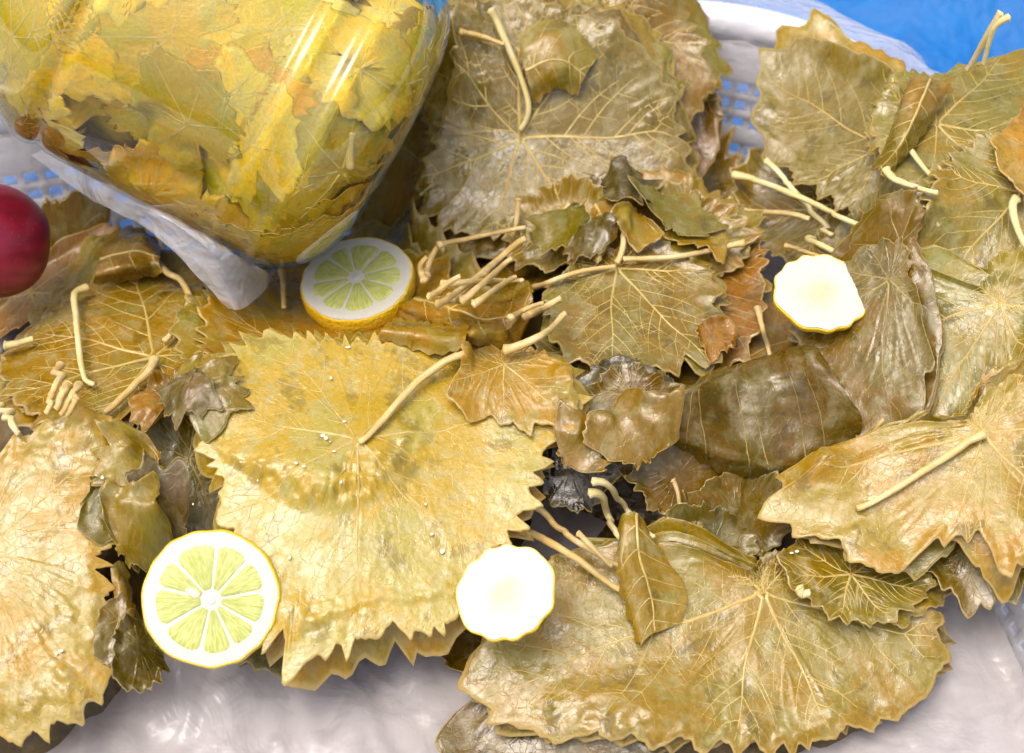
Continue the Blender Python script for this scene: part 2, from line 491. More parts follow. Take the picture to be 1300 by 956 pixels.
def vein_mesh(L, width=.0008, level=2, rng=None):
    rng = rng or np.random.default_rng(L.seed + 77)
    Vs, Qs, UVs, off = [], [], [], 0
    def ribbon(u, v, w0, w1):
        nonlocal off
        P, pr = surf(L, u, v)
        keep = pr < .985
        if keep.sum() < 4: return
        k = len(keep) if keep.all() else np.argmin(keep)
        if k < 4: return
        P = P[:k]; n = k
        T = np.gradient(P, axis=0); S = np.cross(T, [0, 0, 1.0]); S /= np.linalg.norm(S, axis=1)[:, None] + 1e-12
        w = np.linspace(w0, w1, n)[:, None]
        up = np.array([0, 0, 1.0])
        rows = np.stack([P - S * w - up * .0003, P - S * w * .45 + up * w * .55, P + S * w * .45 + up * w * .55, P + S * w - up * .0003], 1)
        Vs.append(rows.reshape(-1, 3)); Qs.append(grid_quads(n, 4, False, off)); off += n * 4
        s = np.linspace(0, 1, n) * 3
        UVs.append(np.stack([np.repeat(s, 4), np.tile([0, .3, .6, .9], n)], -1))
    base = [0, 52, -52, 102, -102, 146, -146]
    angs = [L.tip + math.radians(b + rng.normal(0, 4)) for b in base]
    na = len(L.th)
    def Rat(a): return np.interp((a % (2 * math.pi)) / (2 * math.pi) * na, np.arange(na + 1), np.append(L.Rr, L.Rr[0]))
    for q, a in enumerate(angs):
        Lg = Rat(a) * .97; bend = rng.normal(0, .10)
        n = 26; t = np.linspace(0.0, 1, n); aa = a + bend * t * t + .02 * np.sin(t * 9 + q)
        u = t * Lg * np.cos(aa); v = t * Lg * np.sin(aa)
        big = 1.0 if q < 5 else .65
        ribbon(u, v, width * big, width * .25)
        if level < 2: continue
        for s0 in np.linspace(.16, .84, 6 if q < 5 else 3):
            for sg in (-1, 1):
                st = s0 + rng.normal(0, .03)
                ang0 = a + bend * st * st + sg * math.radians(rng.uniform(42, 56))
                ln = Lg * (1 - st) * rng.uniform(.55, .8) + .010
                ln = min(ln, Lg * .48)
                m = 14; tt = np.linspace(0, 1, m)
                dirr = ang0 - sg * .45 * tt
                du = np.cumsum(np.cos(dirr)) * ln / m; dv = np.cumsum(np.sin(dirr)) * ln / m
                k0 = min(int(st * (n - 1)), n - 1)
                u2 = u[k0] + du - du[0]; v2 = v[k0] + dv - dv[0]
                # stop half way to the next main vein
                an = np.arctan2(v2, u2)
                dmine = np.abs((an - a + math.pi) % (2 * math.pi) - math.pi)
                oth = np.min([np.abs((an - b + math.pi) % (2 * math.pi) - math.pi) for w_, b in enumerate(angs) if w_ != q], axis=0)
                ok = dmine < oth * 1.05
                kk = m if ok.all() else np.argmin(ok)
                if kk < 5: continue
                ribbon(u2[:kk], v2[:kk], width * .42, width * .15)
                if level >= 3:
                    for s1 in (.35, .65):
                        for s2 in (-1, 1):
                            j = int(s1 * kk); 
                            if j < 1 or j >= kk: continue
                            d0 = dirr[j] + s2 * 1.0; m2 = 7; l2 = ln * .28
                            ribbon(u2[j] + np.linspace(0, l2, m2) * math.cos(d0), v2[j] + np.linspace(0, l2, m2) * math.sin(d0), width * .22, width * .1)
    if not Vs: return None
    return np.vstack(Vs), np.vstack(Qs), np.vstack(UVs)

def blade_mesh(L):
    nr, na = len(L.rho), len(L.th)
    V = np.stack([L.X, L.Y, L.Z], -1).reshape(-1, 3)
    q = grid_quads(nr, na, True)
    uv = np.stack([L.U, L.V], -1).reshape(-1, 2) * 10
    rho = np.repeat(L.rho, na)
    # turned-down rim gives the edge its thickness; centre closed by a fan
    rim = V[-na:] * 1.0; rim[:, 2] -= .0007
    c = V[:na].mean(0)
    V2 = np.vstack([V, rim, c])
    j = np.arange(na); j2 = (j + 1) % na; b = (nr - 1) * na
    q2 = np.stack([b + j, b + j2, nr * na + j2, nr * na + j], -1)
    tri = np.stack([j2, j, np.full(na, nr * na + na)], -1)
    uv2 = np.vstack([uv, uv[-na:], uv[:na].mean(0)])
    rho2 = np.concatenate([rho, np.ones(na), [0]])
    return V2, np.vstack([q, q2]), tri, uv2, rho2

def build_leaf(L, label, group=None, vein=.0008, vlevel=2, mat=None, stalks=(), name='vine_leaf', cat='leaf', vmat=None):
    V, q, t, uv, rho = blade_mesh(L)
    loc = V[-1].copy()
    root = empty(name, loc, label, cat, group)
    bl = link('blade', mesh_np('blade', V - loc, q, t, uv, rho), mat or LEAF, root, color=L.color, amber=getattr(L, 'amber', .8))
    if vlevel:
        r = vein_mesh(L, vein, vlevel)
        if r: link('veins', mesh_np('veins', r[0] - loc, r[1], None, r[2]), vmat or (VEIND if L.color[0] < .17 else VEIN), bl)
    for s in stalks: add_stalk(s, root, loc)
    L.root = root; L.loc = loc; L.blade = bl
    return root

def stalk_points(pts, r):
    P = catmull(np.array([(p[0], p[1], p[2] if len(p) > 2 else 0) for p in pts], float), 40)
    W = cast(P[:, 0], P[:, 1], P[:, 2] + r * .8)
    # a stalk is stiff: smooth its height
    k = np.ones(9) / 9
    for _ in range(2):
        W[:, 1] = np.convolve(np.pad(W[:, 1], 4, mode='edge'), k, 'valid'); W[:, 2] = np.convolve(np.pad(W[:, 2], 4, mode='edge'), k, 'valid')
    return W

def stalk_mesh(pts, r, seed):
    W = stalk_points(pts, r)
    n = len(W); t = np.linspace(0, 1, n); rng = np.random.default_rng(seed)
    R = r * (1.16 - .36 * t) * (1 + .26 * np.exp(-(t / .06) ** 2) + .14 * np.exp(-((1 - t) / .05) ** 2) + .22 * (fbm(t * 7 + seed, t * 0, seed, 2) - .5))
    return tube(W, R, 8, .88), W

def add_stalk(s, root, loc):
    pts = s['p']; r = s.get('r', .0017) * .80
    (V, q, t, uv), W = stalk_mesh(pts, r, s.get('seed', len(bpy.data.objects)))
    link('petiole', mesh_np('petiole', V - np.asarray(loc), q, t, uv), s.get('m', STALK), root)
    splat(V)

def px_frame(J, pts, n_under=0.0, dz=0.0):
    """fit the plane of the pile under a traced leaf; return joint, axes and outline radius"""
    Hs = blur(H, 7)
    pts = np.array(pts, float)
    allp = np.vstack([pts, [J], pts * .5 + np.array(J) * .5])
    W = cast(allp[:, 0], allp[:, 1], n_under, Hs)
    A = np.c_[W[:, 0], W[:, 1], np.ones(len(W))]
    w = np.concatenate([np.full(len(pts), .6), [2], np.full(len(pts), 1.0)])
    pl, *_ = np.linalg.lstsq(A * w[:, None], W[:, 2] * w, rcond=None)
    pl = pl.copy(); pl[2] += dz; g = np.hypot(pl[0], pl[1])
    if g > .55:
        m = (A[:, :2] * w[:, None]).sum(0) / w.sum(); zc = pl[0] * m[0] + pl[1] * m[1] + pl[2]
        pl[:2] *= .55 / g; pl[2] = zc - pl[0] * m[0] - pl[1] * m[1]
    d = ray(allp[:, 0], allp[:, 1])
    t = (pl[2] + pl[0] * CAM[0] + pl[1] * CAM[1] - CAM[2]) / (d[:, 2] - pl[0] * d[:, 0] - pl[1] * d[:, 1])
    Q = CAM + d * t[:, None]
    n = len(pts); O = Q[n]
    N = np.array([-pl[0], -pl[1], 1]); N /= np.linalg.norm(N)
    ex = np.cross([0, 1, 0], N); ex /= np.linalg.norm(ex); ey = np.cross(N, ex)
    D = Q[:n] - O
    u = D @ ex; v = D @ ey
    a = np.degrees(np.arctan2(v, u)) % 360; r = np.hypot(u, v)
    o = np.argsort(a); a = a[o]; r = r[o]
    aa = np.concatenate([a - 360, a, a + 360]); rr = np.tile(r, 3)
    # straight edges between traced points
    deg = np.arange(360.0)
    k = np.searchsorted(aa, deg, side='right') - 1
    a0, a1, r0, r1 = np.radians(aa[k]), np.radians(aa[k + 1]), rr[k], rr[k + 1]
    x0, y0, x1, y1 = r0 * np.cos(a0), r0 * np.sin(a0), r1 * np.cos(a1), r1 * np.sin(a1)
    cd, sd = np.cos(np.radians(deg)), np.sin(np.radians(deg))
    den = cd * (y1 - y0) - sd * (x1 - x0)
    Rl = (x0 * (y1 - y0) - y0 * (x1 - x0)) / np.where(np.abs(den) < 1e-9, 1e-9, den)
    Rc = r0 + (r1 - r0) * (deg - aa[k]) / np.maximum(aa[k + 1] - aa[k], 1e-6)
    wide = (aa[k + 1] - aa[k]) > 70
    R = np.where((Rl > .3 * np.minimum(r0, r1)) & (Rl < 1.3 * np.maximum(r0, r1)) & ~wide, Rl, Rc)
    kern = np.array([.25, .5, .25])
    R = np.convolve(np.pad(R, 1, mode='wrap'), kern, 'valid')
    return O, ex, ey, np.maximum(R, .004), pl

LABELN = {}
def hero(J, pts, tip, color, label, under=0, under_label=None, group=None, ucolors=None, stalks=(), res=(30, 280), vein=.0008, vlevel=2,
         seed=1, jit=1.0, ulift=.0008, **kw):
    for q in range(under):
        rng = np.random.default_rng(seed * 31 + q)
        O, ex, ey, R, pl = px_frame(J, pts)
        rot = int(rng.normal(0, 9) * jit); Rs = np.convolve(np.pad(R, 12, mode='wrap'), np.ones(25) / 25, 'valid'); R2 = np.roll(np.minimum(R, Rs * 1.04), rot) * rng.uniform(.93, 1.05)
        R2 = R2 * (1 + .10 * (fbm(np.cos(np.radians(np.arange(360))) * 2, np.sin(np.radians(np.arange(360))) * 2, seed + q, 2) - .5) * jit)
        O2 = O + np.array([rng.normal(0, .004), rng.normal(0, .004), 0]) * jit
        cc = ucolors[int(rng.integers(len(ucolors)))] if ucolors else tuple(np.array(color) * rng.uniform(.7, 1.05))
        L = lay(O2, ex, ey, R2, 0, cc, (16, 190), 4, 2, ulift, .0005, .0002, rng.uniform(.0008, .003), .4, pl, seed * 31 + q)
        L.lab = under_label; L.grp = group or under_label; L.hero = False
        BUILT.append(L)
    O, ex, ey, R, pl = px_frame(J, pts)
    T = cast(np.array([tip[0]]), np.array([tip[1]]))[0] - O
    ta = math.atan2(T @ ey, T @ ex)
    kw.setdefault('stiff', .55)
    T_ = lay(O, ex, ey, R, ta, color, (14, 100), plane=pl, seed=seed, cover=False, **kw)      # trial: how high does it really lie
    dz = T_.Z - (pl[0] * T_.X + pl[1] * T_.Y + pl[2])
    O, ex, ey, R, pl = px_frame(J, pts, 0.0, float(np.median(dz)))
    L = lay(O, ex, ey, R, ta, color, res, plane=pl, seed=seed, **kw)
    L.lab = label; L.grp = None; L.hero = True; L.vein = vein; L.vl = vlevel
    BUILT.append(L)
    build_leaf(L, label, None, vein, vlevel, stalks=stalks)
    L.done = True
    return L

def loft(rows, color, nu=28, nv=70, teeth_last=.0022, teeth_first=0, seed=0, noise=.0012, name='flap', vein=True, cover=True, across=False):
    """folded or rolled piece of leaf: rows of (px, py, height above pile) lofted with smooth curves"""
    R = [catmull(np.array(r, float), nv) for r in rows]
    R = np.array(R)                                            # rows, nv, 3
    G = np.stack([catmull(R[:, j], nu) for j in range(nv)], 1)   # nu, nv, 3
    Hs = np.maximum(blur(H, 3), blur(H, 6))
    W = cast(G[..., 0].ravel(), G[..., 1].ravel(), G[..., 2].ravel(), Hs).reshape(nu, nv, 3)
    # length parameters for texture and teeth
    du = np.concatenate([[0], np.cumsum(np.linalg.norm(np.diff(W.mean(1), axis=0), axis=1))])
    dv = np.concatenate([[0], np.cumsum(np.linalg.norm(np.diff(W.mean(0), axis=0), axis=1))])
    Uu, Vv = np.meshgrid(du, dv, indexing='ij')
    Tu = np.gradient(W, axis=0); Tv = np.gradient(W, axis=1)
    N = np.cross(Tv, Tu); N /= np.linalg.norm(N, axis=-1)[..., None] + 1e-12
    nz = (fbm(Uu * 90 + seed, Vv * 90, seed, 3) - .5) * 2 * noise
    nz += (np.abs(fbm(Uu * 130 + seed, Vv * 35, seed + 3, 2) - .5) * 2 - .3) * noise * .8
    W = W + N * nz[..., None]
    rng = np.random.default_rng(seed)
    for amp, row, nb in ((teeth_last, -1, -2), (teeth_first, 0, 1)):
        if amp:
            d = W[row] - W[nb]; d /= np.linalg.norm(d, axis=1)[:, None] + 1e-12
            n = max(4, int(dv[-1] / .008)); ph = np.cumsum(rng.uniform(.7, 1.3, nv)) / nv * n
            saw = (ph % 1.0); saw = np.where(saw < .6, saw / .6, (1 - saw) / .4)
            W[row] += d * (amp * (saw - .3) * rng.uniform(.8, 1.2))[:, None]
    rho = np.zeros((nu, nv)); rho[-1] = 1
    back = W - N * .0006
    L = Leaf(); L.W = W; L.color = tone(color); L.uv = np.stack([Uu, Vv], -1) * 10; L.margin = rho; L.N = N
    if cover: splat(W.reshape(-1, 3))
    return L

def loft_veins(L, width=.0006, n=7, mid=None, slant=.35, seed=0):
    nu, nv, _ = L.W.shape
    Vs, Qs, UVs, off = [], [], [], 0
    rng = np.random.default_rng(seed)
    def rib(i, j, w0, w1):
        nonlocal off
        i = np.clip(i, 0, nu - 1.001); j = np.clip(j, 0, nv - 1.001)
        a = i.astype(int); b = j.astype(int); fi = (i - a)[:, None]; fj = (j - b)[:, None]
        g = lambda A: (A[a, b] * (1 - fi) + A[a + 1, b] * fi) * (1 - fj) + (A[a, b + 1] * (1 - fi) + A[a + 1, b + 1] * fi) * fj
        P = g(L.W); N = g(L.N); T = np.gradient(P, axis=0); S = np.cross(T, N); S /= np.linalg.norm(S, axis=1)[:, None] + 1e-12
        sgn = np.where(N[:, 2:3] < 0, -1, 1); N = N * sgn
        w = np.linspace(w0, w1, len(P))[:, None]
        rows = np.stack([P - S * w - N * .0003, P - S * w * .4 + N * w * .6, P + S * w * .4 + N * w * .6, P + S * w - N * .0003], 1)
        Vs.append(rows.reshape(-1, 3)); Qs.append(grid_quads(len(P), 4, False, off)); off += len(P) * 4
        UVs.append(np.stack([np.repeat(np.linspace(0, 2, len(P)), 4), np.tile([0, .3, .6, .9], len(P))], -1))
    if mid is not None:
        t = np.linspace(0, 1, 40); rib(mid * nu + t * 0 + 1.5 * np.sin(t * 3), 1 + t * (nv - 3), width * 1.6, width * .7)
        for k in range(n):
            j0 = (k + .5 + rng.normal(0, .15)) / n * nv
            for sg in (-1, 1):
                t = np.linspace(0, 1, 16)
                i = mid * nu + sg * t * nu * (mid if sg < 0 else 1 - mid) * .95
                rib(i, j0 + t * nv * slant + t * t * 2, width * .8, width * .25)
    else:
        for k in range(n):
            j0 = (k + .5 + rng.normal(0, .2)) / n * nv
            t = np.linspace(0, 1, 22)
            rib(1 + t * (nu - 3), j0 + t * nv * slant * rng.uniform(.6, 1.2), width, width * .3)
    return np.vstack(Vs), np.vstack(Qs), np.vstack(UVs)

def build_loft(L, label=None, parent=None, loc=None, name='vine_leaf', part='fold', veins=None):
    nu, nv, _ = L.W.shape
    V = L.W.reshape(-1, 3)
    top = parent is None
    if top:
        loc = V.mean(0); loc = np.array([loc[0], loc[1], V[:, 2].min()])
        parent = empty(name, loc, label, 'leaf'); part = 'blade'
    q = grid_quads(nu, nv)
    o = link(part, mesh_np(part, V - loc, q, None, L.uv.reshape(-1, 2), L.margin.ravel()), LEAF, parent, color=L.color)
    if veins:
        v = loft_veins(L, **veins)
        link('veins', mesh_np('veins', v[0] - loc, v[1], None, v[2]), VEIND if L.color[0] < .17 else VEIN, o)
    return parent

# ------------------------------------------------------------------ tarp, basket, bag
def tarp_material():
    k = NT('blue_tarp_plastic')
    tc = k.n('ShaderNodeTexCoord').outputs['Object']
    n = k.noise(tc, 14, 4)
    c = k.mix(k.ramp(n, .35, .65), (.001, .105, .35), (.002, .14, .42))
    bs = k.n('ShaderNodeBsdfPrincipled'); k.l(c, bs.inputs['Base Color']); bs.inputs['Roughness'].default_value = .55
    bs.inputs['Specular IOR Level'].default_value = .3
    w = k.noise(tc, 30, 3)
    k.l(k.bump(w, .5, .012), bs.inputs['Normal'])
    return k.fin(bs.outputs[0])
TARP = tarp_material()
n = 150
tx = np.linspace(-.9, .9, n); ty = np.linspace(.02, 1.3, n)
TX, TY = np.meshgrid(tx, ty)
tz = .07 * (fbm(TX * 4.6 + 4, TY * 4.6, 21, 3) - .5) + .07 * np.abs(fbm((TX * .8 + TY) * 7, (TX - TY * .6) * 2.2, 22, 2) - .5)
tz = (tz + .02) * smooth(.27, .36, BR + sdist(TX, TY)) - .004
tz += .10 * smooth(.30, .62, TY + .35 * TX) * smooth(.02, .10, TY) 
ta = link('blue_tarp', mesh_np('blue_tarp', np.stack([TX, TY, tz], -1).reshape(-1, 3), grid_quads(n, n)), TARP)
gnd = link('ground', mesh_np('ground', np.array([(-8, -8, -.03), (8, -8, -.03), (8, 8, -.03), (-8, 8, -.03)]), [(0, 1, 2, 3)]), simple('pale_bounce_ground', (.42, .40, .37), .85, .2, 9, .3, .004))  # unseen pale ground, added to bounce fill light up onto the jar's underside
gnd['kind'] = 'structure'
tag(ta, 'bright blue plastic tarp spread under and behind the white basket', 'tarp')

def film_material(name, body, tint=(.80, .78, .79), rough=.16, bump=.5):
    k = NT(name)
    tc = k.n('ShaderNodeTexCoord').outputs['Object']
    n = k.noise(tc, 34, 4, .6, .8); n2 = k.n('ShaderNodeMath', operation='ABSOLUTE'); k.l(k.math('SUBTRACT', k.noise(tc, 24, 4, .6, .6), .5), n2.inputs[0]); n2 = n2.outputs[0]
    bs = k.n('ShaderNodeBsdfPrincipled'); bs.inputs['Base Color'].default_value = (*tint, 1); bs.inputs['Roughness'].default_value = rough
    bs.inputs['IOR'].default_value = 1.5
    k.l(k.bump(n2, bump, .022, k.bump(n, bump, .004)), bs.inputs['Normal'])
    tr = k.n('ShaderNodeBsdfTransparent'); tr.inputs[0].default_value = (.97, .97, .98, 1)
    lw = k.n('ShaderNodeLayerWeight'); lw.inputs[0].default_value = .35
    f = k.math('ADD', k.math('MULTIPLY', lw.outputs['Facing'], .45), k.ramp(n, .3, .75, body * .75, body * 1.25))
    mx = k.n('ShaderNodeMixShader'); k.l(f, mx.inputs[0]); k.l(tr.outputs[0], mx.inputs[1]); k.l(bs.outputs[0], mx.inputs[2])
    return k.fin(mx.outputs[0])
FILM = film_material('clear_bag_film', .16)
LINERM = film_material('bag_film_doubled', 1.0, (.38, .355, .35), .24, .13)
WHITE = simple('white_plastic', (.80, .80, .82), .35, .04, 30, .08)

bk = empty('plastic_basket', (BC[0], BC[1], 0), 'white plastic basket with rows of square holes holding the leaves', 'basket')
def wall_r(z): return BR - .030 + .026 * z / RIMZ
def basket_wall():
    # columns: bar, hole, bar, hole ... ; rows likewise with a wide band now and then
    ncol = 190
    Pc, Nc, _ = rim_path(ncol * 25)
    idx = np.array([c * 25 + o for c in range(ncol) for o in (0, 9)])
    A, An = Pc[idx], Nc[idx]
    zs = [0.004, 0.022]; hole = [False]
    z = .022
    pat = [0, 1, 2, 9, 0, 1, 2, 3, 9, 0, 1, 2]
    for p in pat:
        if p == 9: z += .0062; zs.append(z); hole.append(False); continue
        z += .0068; zs.append(z); hole.append(True)
        z += .0036; zs.append(z); hole.append(False)
    zs.append(RIMZ - .004); hole.append(False)
    zs = np.array(zs); nr = len(zs); nc = len(A)
    V = []
    for d in (0, .0028):
        for zz in zs:
            r = wall_r(zz) - d - BR
            V.append(np.stack([A[:, 0] + An[:, 0] * r, A[:, 1] + An[:, 1] * r, np.full(nc, zz)], -1))
    V = np.vstack(V); off = nr * nc; Q = []
    isH = lambda i, j: hole[i] and (j % 2 == 1)
    for i in range(nr - 1):
        for j in range(nc):
            j2 = (j + 1) % nc
            a, b, c, d = i * nc + j, i * nc + j2, (i + 1) * nc + j2, (i + 1) * nc + j
            if not isH(i, j):
                Q.append((a, b, c, d)); Q.append((off + d, off + c, off + b, off + a))
            else:
                Q += [(a, b, off + b, off + a), (d, off + d, off + c, c), (a, off + a, off + d, d), (b, c, off + c, off + b)]
    return V, Q
V, Q = basket_wall()
link('wall', mesh_np('wall', V, Q, smooth_shade=False), WHITE, bk)
prof = [(BR - .0085, RIMZ - .012), (BR - .0085, RIMZ - .002), (BR - .007, RIMZ + .003), (BR - .002, RIMZ + .005), (BR + .006, RIMZ + .004), (BR + .010, RIMZ), (BR + .011, RIMZ - .008), (BR + .011, RIMZ - .022), (BR + .008, RIMZ - .022), (BR + .007, RIMZ - .008), (BR - .004, RIMZ - .006), (BR - .0045, RIMZ - .012)]
def lathe(prof, n=160, close=False):
    P, N, _ = rim_path(n)
    V = np.vstack([np.stack([P[:, 0] + N[:, 0] * (r - BR), P[:, 1] + N[:, 1] * (r - BR), np.full(n, z)], -1) for r, z in prof])
    q = grid_quads(len(prof), n, True)
    if close:
        i = np.arange(n); q = np.vstack([q, np.stack([(len(prof) - 1) * n + i, (len(prof) - 1) * n + (i + 1) % n, (i + 1) % n, i], -1)])
    return V, q
V, q = lathe(prof, 220, True); link('rim', mesh_np('rim', V, q), WHITE, bk)
V, q = lathe([(BR - .0305, .004), (BR - .0305, .008)], 120)
link('base', mesh_np('base', np.vstack([V, [(0, 0, .004), (0, 0, .008)]]), q, np.vstack([np.stack([np.roll(np.arange(120), -1), np.arange(120), np.full(120, 240)], -1), np.stack([120 + np.arange(120), 120 + np.roll(np.arange(120), -1), np.full(120, 241)], -1)]), smooth_shade=False), WHITE, bk)

# bag that lines the basket and turns out over its rim
bag = empty('plastic_bag', (BC[0], BC[1], .09), 'crumpled clear plastic bag lining the white basket under the leaves', 'bag')
na_ = 340
Pb, Nb, _ = rim_path(na_)
for nm, r0_, r1_, nr_, mt in (('lining', .01, 1.0, 90, LINERM), ('lining_wall', None, None, 24, FILM)):
    G = []
    for f in np.linspace(0, 1, nr_):
        G.append((Pb - Nb * .052) * (r0_ + (r1_ - r0_) * f) if r0_ else Pb - Nb * (.052 - (.052 - .0135) * f))
    G = np.array(G); Xg = BC[0] + G[..., 0]; Yg = BC[1] + G[..., 1]
    cr = np.abs(fbm((Xg + Yg * .3) * 34, (Yg - Xg * .5) * 9, 31, 3) - .5) * 2
    Zg = samp(LINER, Xg, Yg) + .006 * cr + .0035 * np.clip(.3 - np.abs(fbm((Xg - Yg * .8) * 26 + 3, (Yg + Xg) * 26, 33, 3) - .5) * 5, 0, 1) - .0015
    V = np.stack([Xg - BC[0], Yg - BC[1], Zg - .09], -1).reshape(-1, 3)
    link(nm, mesh_np(nm, V, grid_quads(nr_, na_, True)), mt, bag)
prof = np.array([(BR - .0145, RIMZ - .050), (BR - .0135, RIMZ - .026), (BR - .0115, RIMZ - .006), (BR - .006, RIMZ + .008), (BR + .004, RIMZ + .010), (BR + .016, RIMZ + .007), (BR + .026, RIMZ - .002), (BR + .034, RIMZ - .016), (BR + .040, RIMZ - .032)])
pr = catmull(prof, 34); na_ = 460
Pb, Nb, per = rim_path(na_)
s = np.linspace(0, 1, 34)
qx, qy = Pb[:, 0] * 32, Pb[:, 1] * 32
ru = (fbm(qx[None] + s[:, None] * 1.2, qy[None] + s[:, None], 41, 3) - .5)
R_ = pr[:, 0][:, None] + (.004 + .018 * smooth(.5, 1, s))[:, None] * ru + .012 * smooth(.5, 1, s)[:, None] * (fbm(qx * .33, qy * .33, 8, 2) - .4)[None]
R_ = np.where(s[:, None] < .3, np.minimum(R_, BR - .010), R_) - BR
Z_ = pr[:, 1][:, None] + .012 * smooth(.35, .9, s)[:, None] * (ru + .1) + .0012
V = np.stack([Pb[:, 0] + Nb[:, 0] * R_, Pb[:, 1] + Nb[:, 1] * R_, Z_ - .09], -1).reshape(-1, 3)
link('turned_out_edge', mesh_np('turned_out_edge', V, grid_quads(34, na_, True)), FILM, bag)

# dark packed leaves deep in the pile
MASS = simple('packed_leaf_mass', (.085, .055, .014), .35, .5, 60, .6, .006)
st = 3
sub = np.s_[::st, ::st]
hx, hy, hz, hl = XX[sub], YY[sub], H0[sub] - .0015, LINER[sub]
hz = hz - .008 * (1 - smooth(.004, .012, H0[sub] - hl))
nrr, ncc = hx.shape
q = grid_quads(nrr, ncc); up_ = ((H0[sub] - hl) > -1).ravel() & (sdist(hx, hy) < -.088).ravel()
q = q[up_[q].all(1)]
used = np.unique(q); rem = np.full(nrr * ncc, -1); rem[used] = np.arange(len(used))
VV = np.stack([hx, hy, hz], -1).reshape(-1, 3)[used]
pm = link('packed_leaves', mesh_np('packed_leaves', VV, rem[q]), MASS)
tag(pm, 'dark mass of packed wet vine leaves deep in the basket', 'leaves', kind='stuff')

# ------------------------------------------------------------------ filler leaves of the pile
OCH, OLV, BRN, GRY, DRK, AMB = (.44, .32, .07), (.33, .265, .075), (.245, .175, .04), (.36, .32, .17), (.11, .085, .03), (.38, .255, .03)
PAL = [OLV, BRN, BRN, OLV, GRY, AMB]
FILL = []
for k in range(75):
    rng = np.random.default_rng(500 + k)
    for _ in range(40):
        px, py = rng.uniform(-60, 1360), rng.uniform(60, 900)
        if (px < 270 and py < 440) or (px < 640 and py > 740) or (px > 950 and py > 640) or (px > 900 and py < 120): continue
        c = cast(np.array([px]), np.array([py]))[0]
        if samp(H0, c[0], c[1]) - samp(LINER, c[0], c[1]) > .010 and sdist(c[0], c[1]) < -.075: break
    else: continue
    r0 = rng.uniform(.050, .075)
    al = rng.uniform(0, 2 * math.pi)
    R = np.roll(vine_outline(r0, rng), int(np.degrees(al)))
    cl = PAL[int(rng.integers(len(PAL)))]; cl = tuple(np.array(cl) * rng.uniform(.5, .95))
    L = lay(c, XR, np.array([0, 1, 0]), R, al, cl, (16, 170), 4, 2, .0003, .0016, .0008, rng.uniform(.001, .004), 0, None, 300 + k)
    L.lab = 'brown brined vine leaf mostly buried between the leaf stacks'; L.grp = 'leaves buried in the pile'; L.hero = False; L.fill = True
    BUILT.append(L)
    if rng.random() < .55 and py < 620:
        t = np.linspace(-.005, rng.uniform(.04, .07), 26); aa = al + math.pi + rng.normal(0, .5)
        bend = rng.normal(0, 9)
        X = c[0] + t * np.cos(aa + bend * t); Y = c[1] + t * np.sin(aa + bend * t)
        Z = np.maximum(samp(dilate(H, 2), X, Y), samp(L_ if False else H, X, Y)) + .0012 + .004 * rng.random() * t / .05
        Z = np.convolve(np.pad(Z, 3, mode='edge'), np.ones(7) / 7, 'valid')
        P = np.stack([X, Y, Z], -1); tt = np.linspace(0, 1, 26)
        L.stalk = tube(P, .0015 * (1 + .4 * np.exp(-((1 - tt) / .08) ** 2)), 8, .9)
        splat(L.stalk[0])

# ------------------------------------------------------------------ the leaves that can be told apart, from the back forward
S = lambda *p, r=.0017, m=None: dict(p=p, r=r, m=m or STALK)
UG = lambda t: dict(under_label=t, group=t)

# back stack, top middle
hero((840, 90), [(860, -15), (885, 30), (905, 95), (917, 150), (905, 205), (885, 240), (850, 220), (815, 150), (800, 60), (820, 0)], (905, 150),
     (.24, .135, .02), 'dark brown vine leaf hanging over the right side of the back stack', 3, seed=2, curl=.008, wave=.004, crumple=.002, ucolors=[BRN, AMB],
     **UG('brown leaf edge drooping beside the basket holes at the back stack'))
hero((770, 40), [(690, -10), (740, -30), (830, -25), (868, 10), (895, 60), (908, 105), (880, 140), (800, 140), (720, 110), (680, 50)], (890, 70),
     (.29, .20, .04), 'ochre brown crumpled vine leaf at the top edge, behind the big back leaf', 2, seed=3, curl=.008, crumple=.002, ucolors=[BRN, OLV],
     stalks=[S((784, 26, .006), (775, 45, .006), (760, 70, .003), r=.0024, m=STALKP)], **UG('vine leaf layered at the top edge of the back stack'))
hero((620, 40), [(578, 45), (600, 20), (640, 0), (690, 5), (720, 60), (680, 110), (600, 90)], (690, 20), (.30, .22, .06),
     'small brown leaf at the top edge just right of the jar', 1, seed=4, curl=.005, ucolors=[BRN], **UG('leaf under the small brown leaf right of the jar'))
hero((660, 176), [(576, 55), (577, 107), (546, 192), (528, 222), (535, 263), (571, 290), (640, 300), (720, 292), (800, 290), (850, 266), (891, 245), (877, 203), (862, 153),
     (836, 104), (813, 86), (763, 66), (720, 50), (660, 35), (610, 40)], (877, 195), (.28, .205, .06),
     'large olive brown leaf with branching pale veins, top of the back stack', 4, seed=5, vein=.0011, vlevel=3, amber=.4, res=(34, 320), crumple=.0012, curl=.003, ucolors=[OLV, BRN, OCH],
     stalks=[S((622, 5, .010), (642, 53, .007), (662, 100, .004), (671, 139, .003), (660, 173, .0), r=.0023, m=STALKP),
             S((584, 40, .006), (612, 46, .004), (640, 57, .003), r=.0017)], **UG('vine leaf layered under the big veined leaf of the back stack'))
build_loft(loft([[(658, 45, .001), (690, 25, .002), (725, 30, .002), (760, 70, .002)], [(662, 70, .008), (692, 55, .012), (722, 60, .010), (748, 88, .006)],
      [(672, 110, .006), (700, 95, .013), (725, 92, .010), (738, 105, .006)], [(680, 132, .0015), (705, 112, .006), (725, 118, .003), (733, 122, .002)]],
     (.36, .27, .09), seed=61), 'leaf flap folded over below the short stalk on the back stack', veins=dict(n=4, mid=.5, slant=.2))

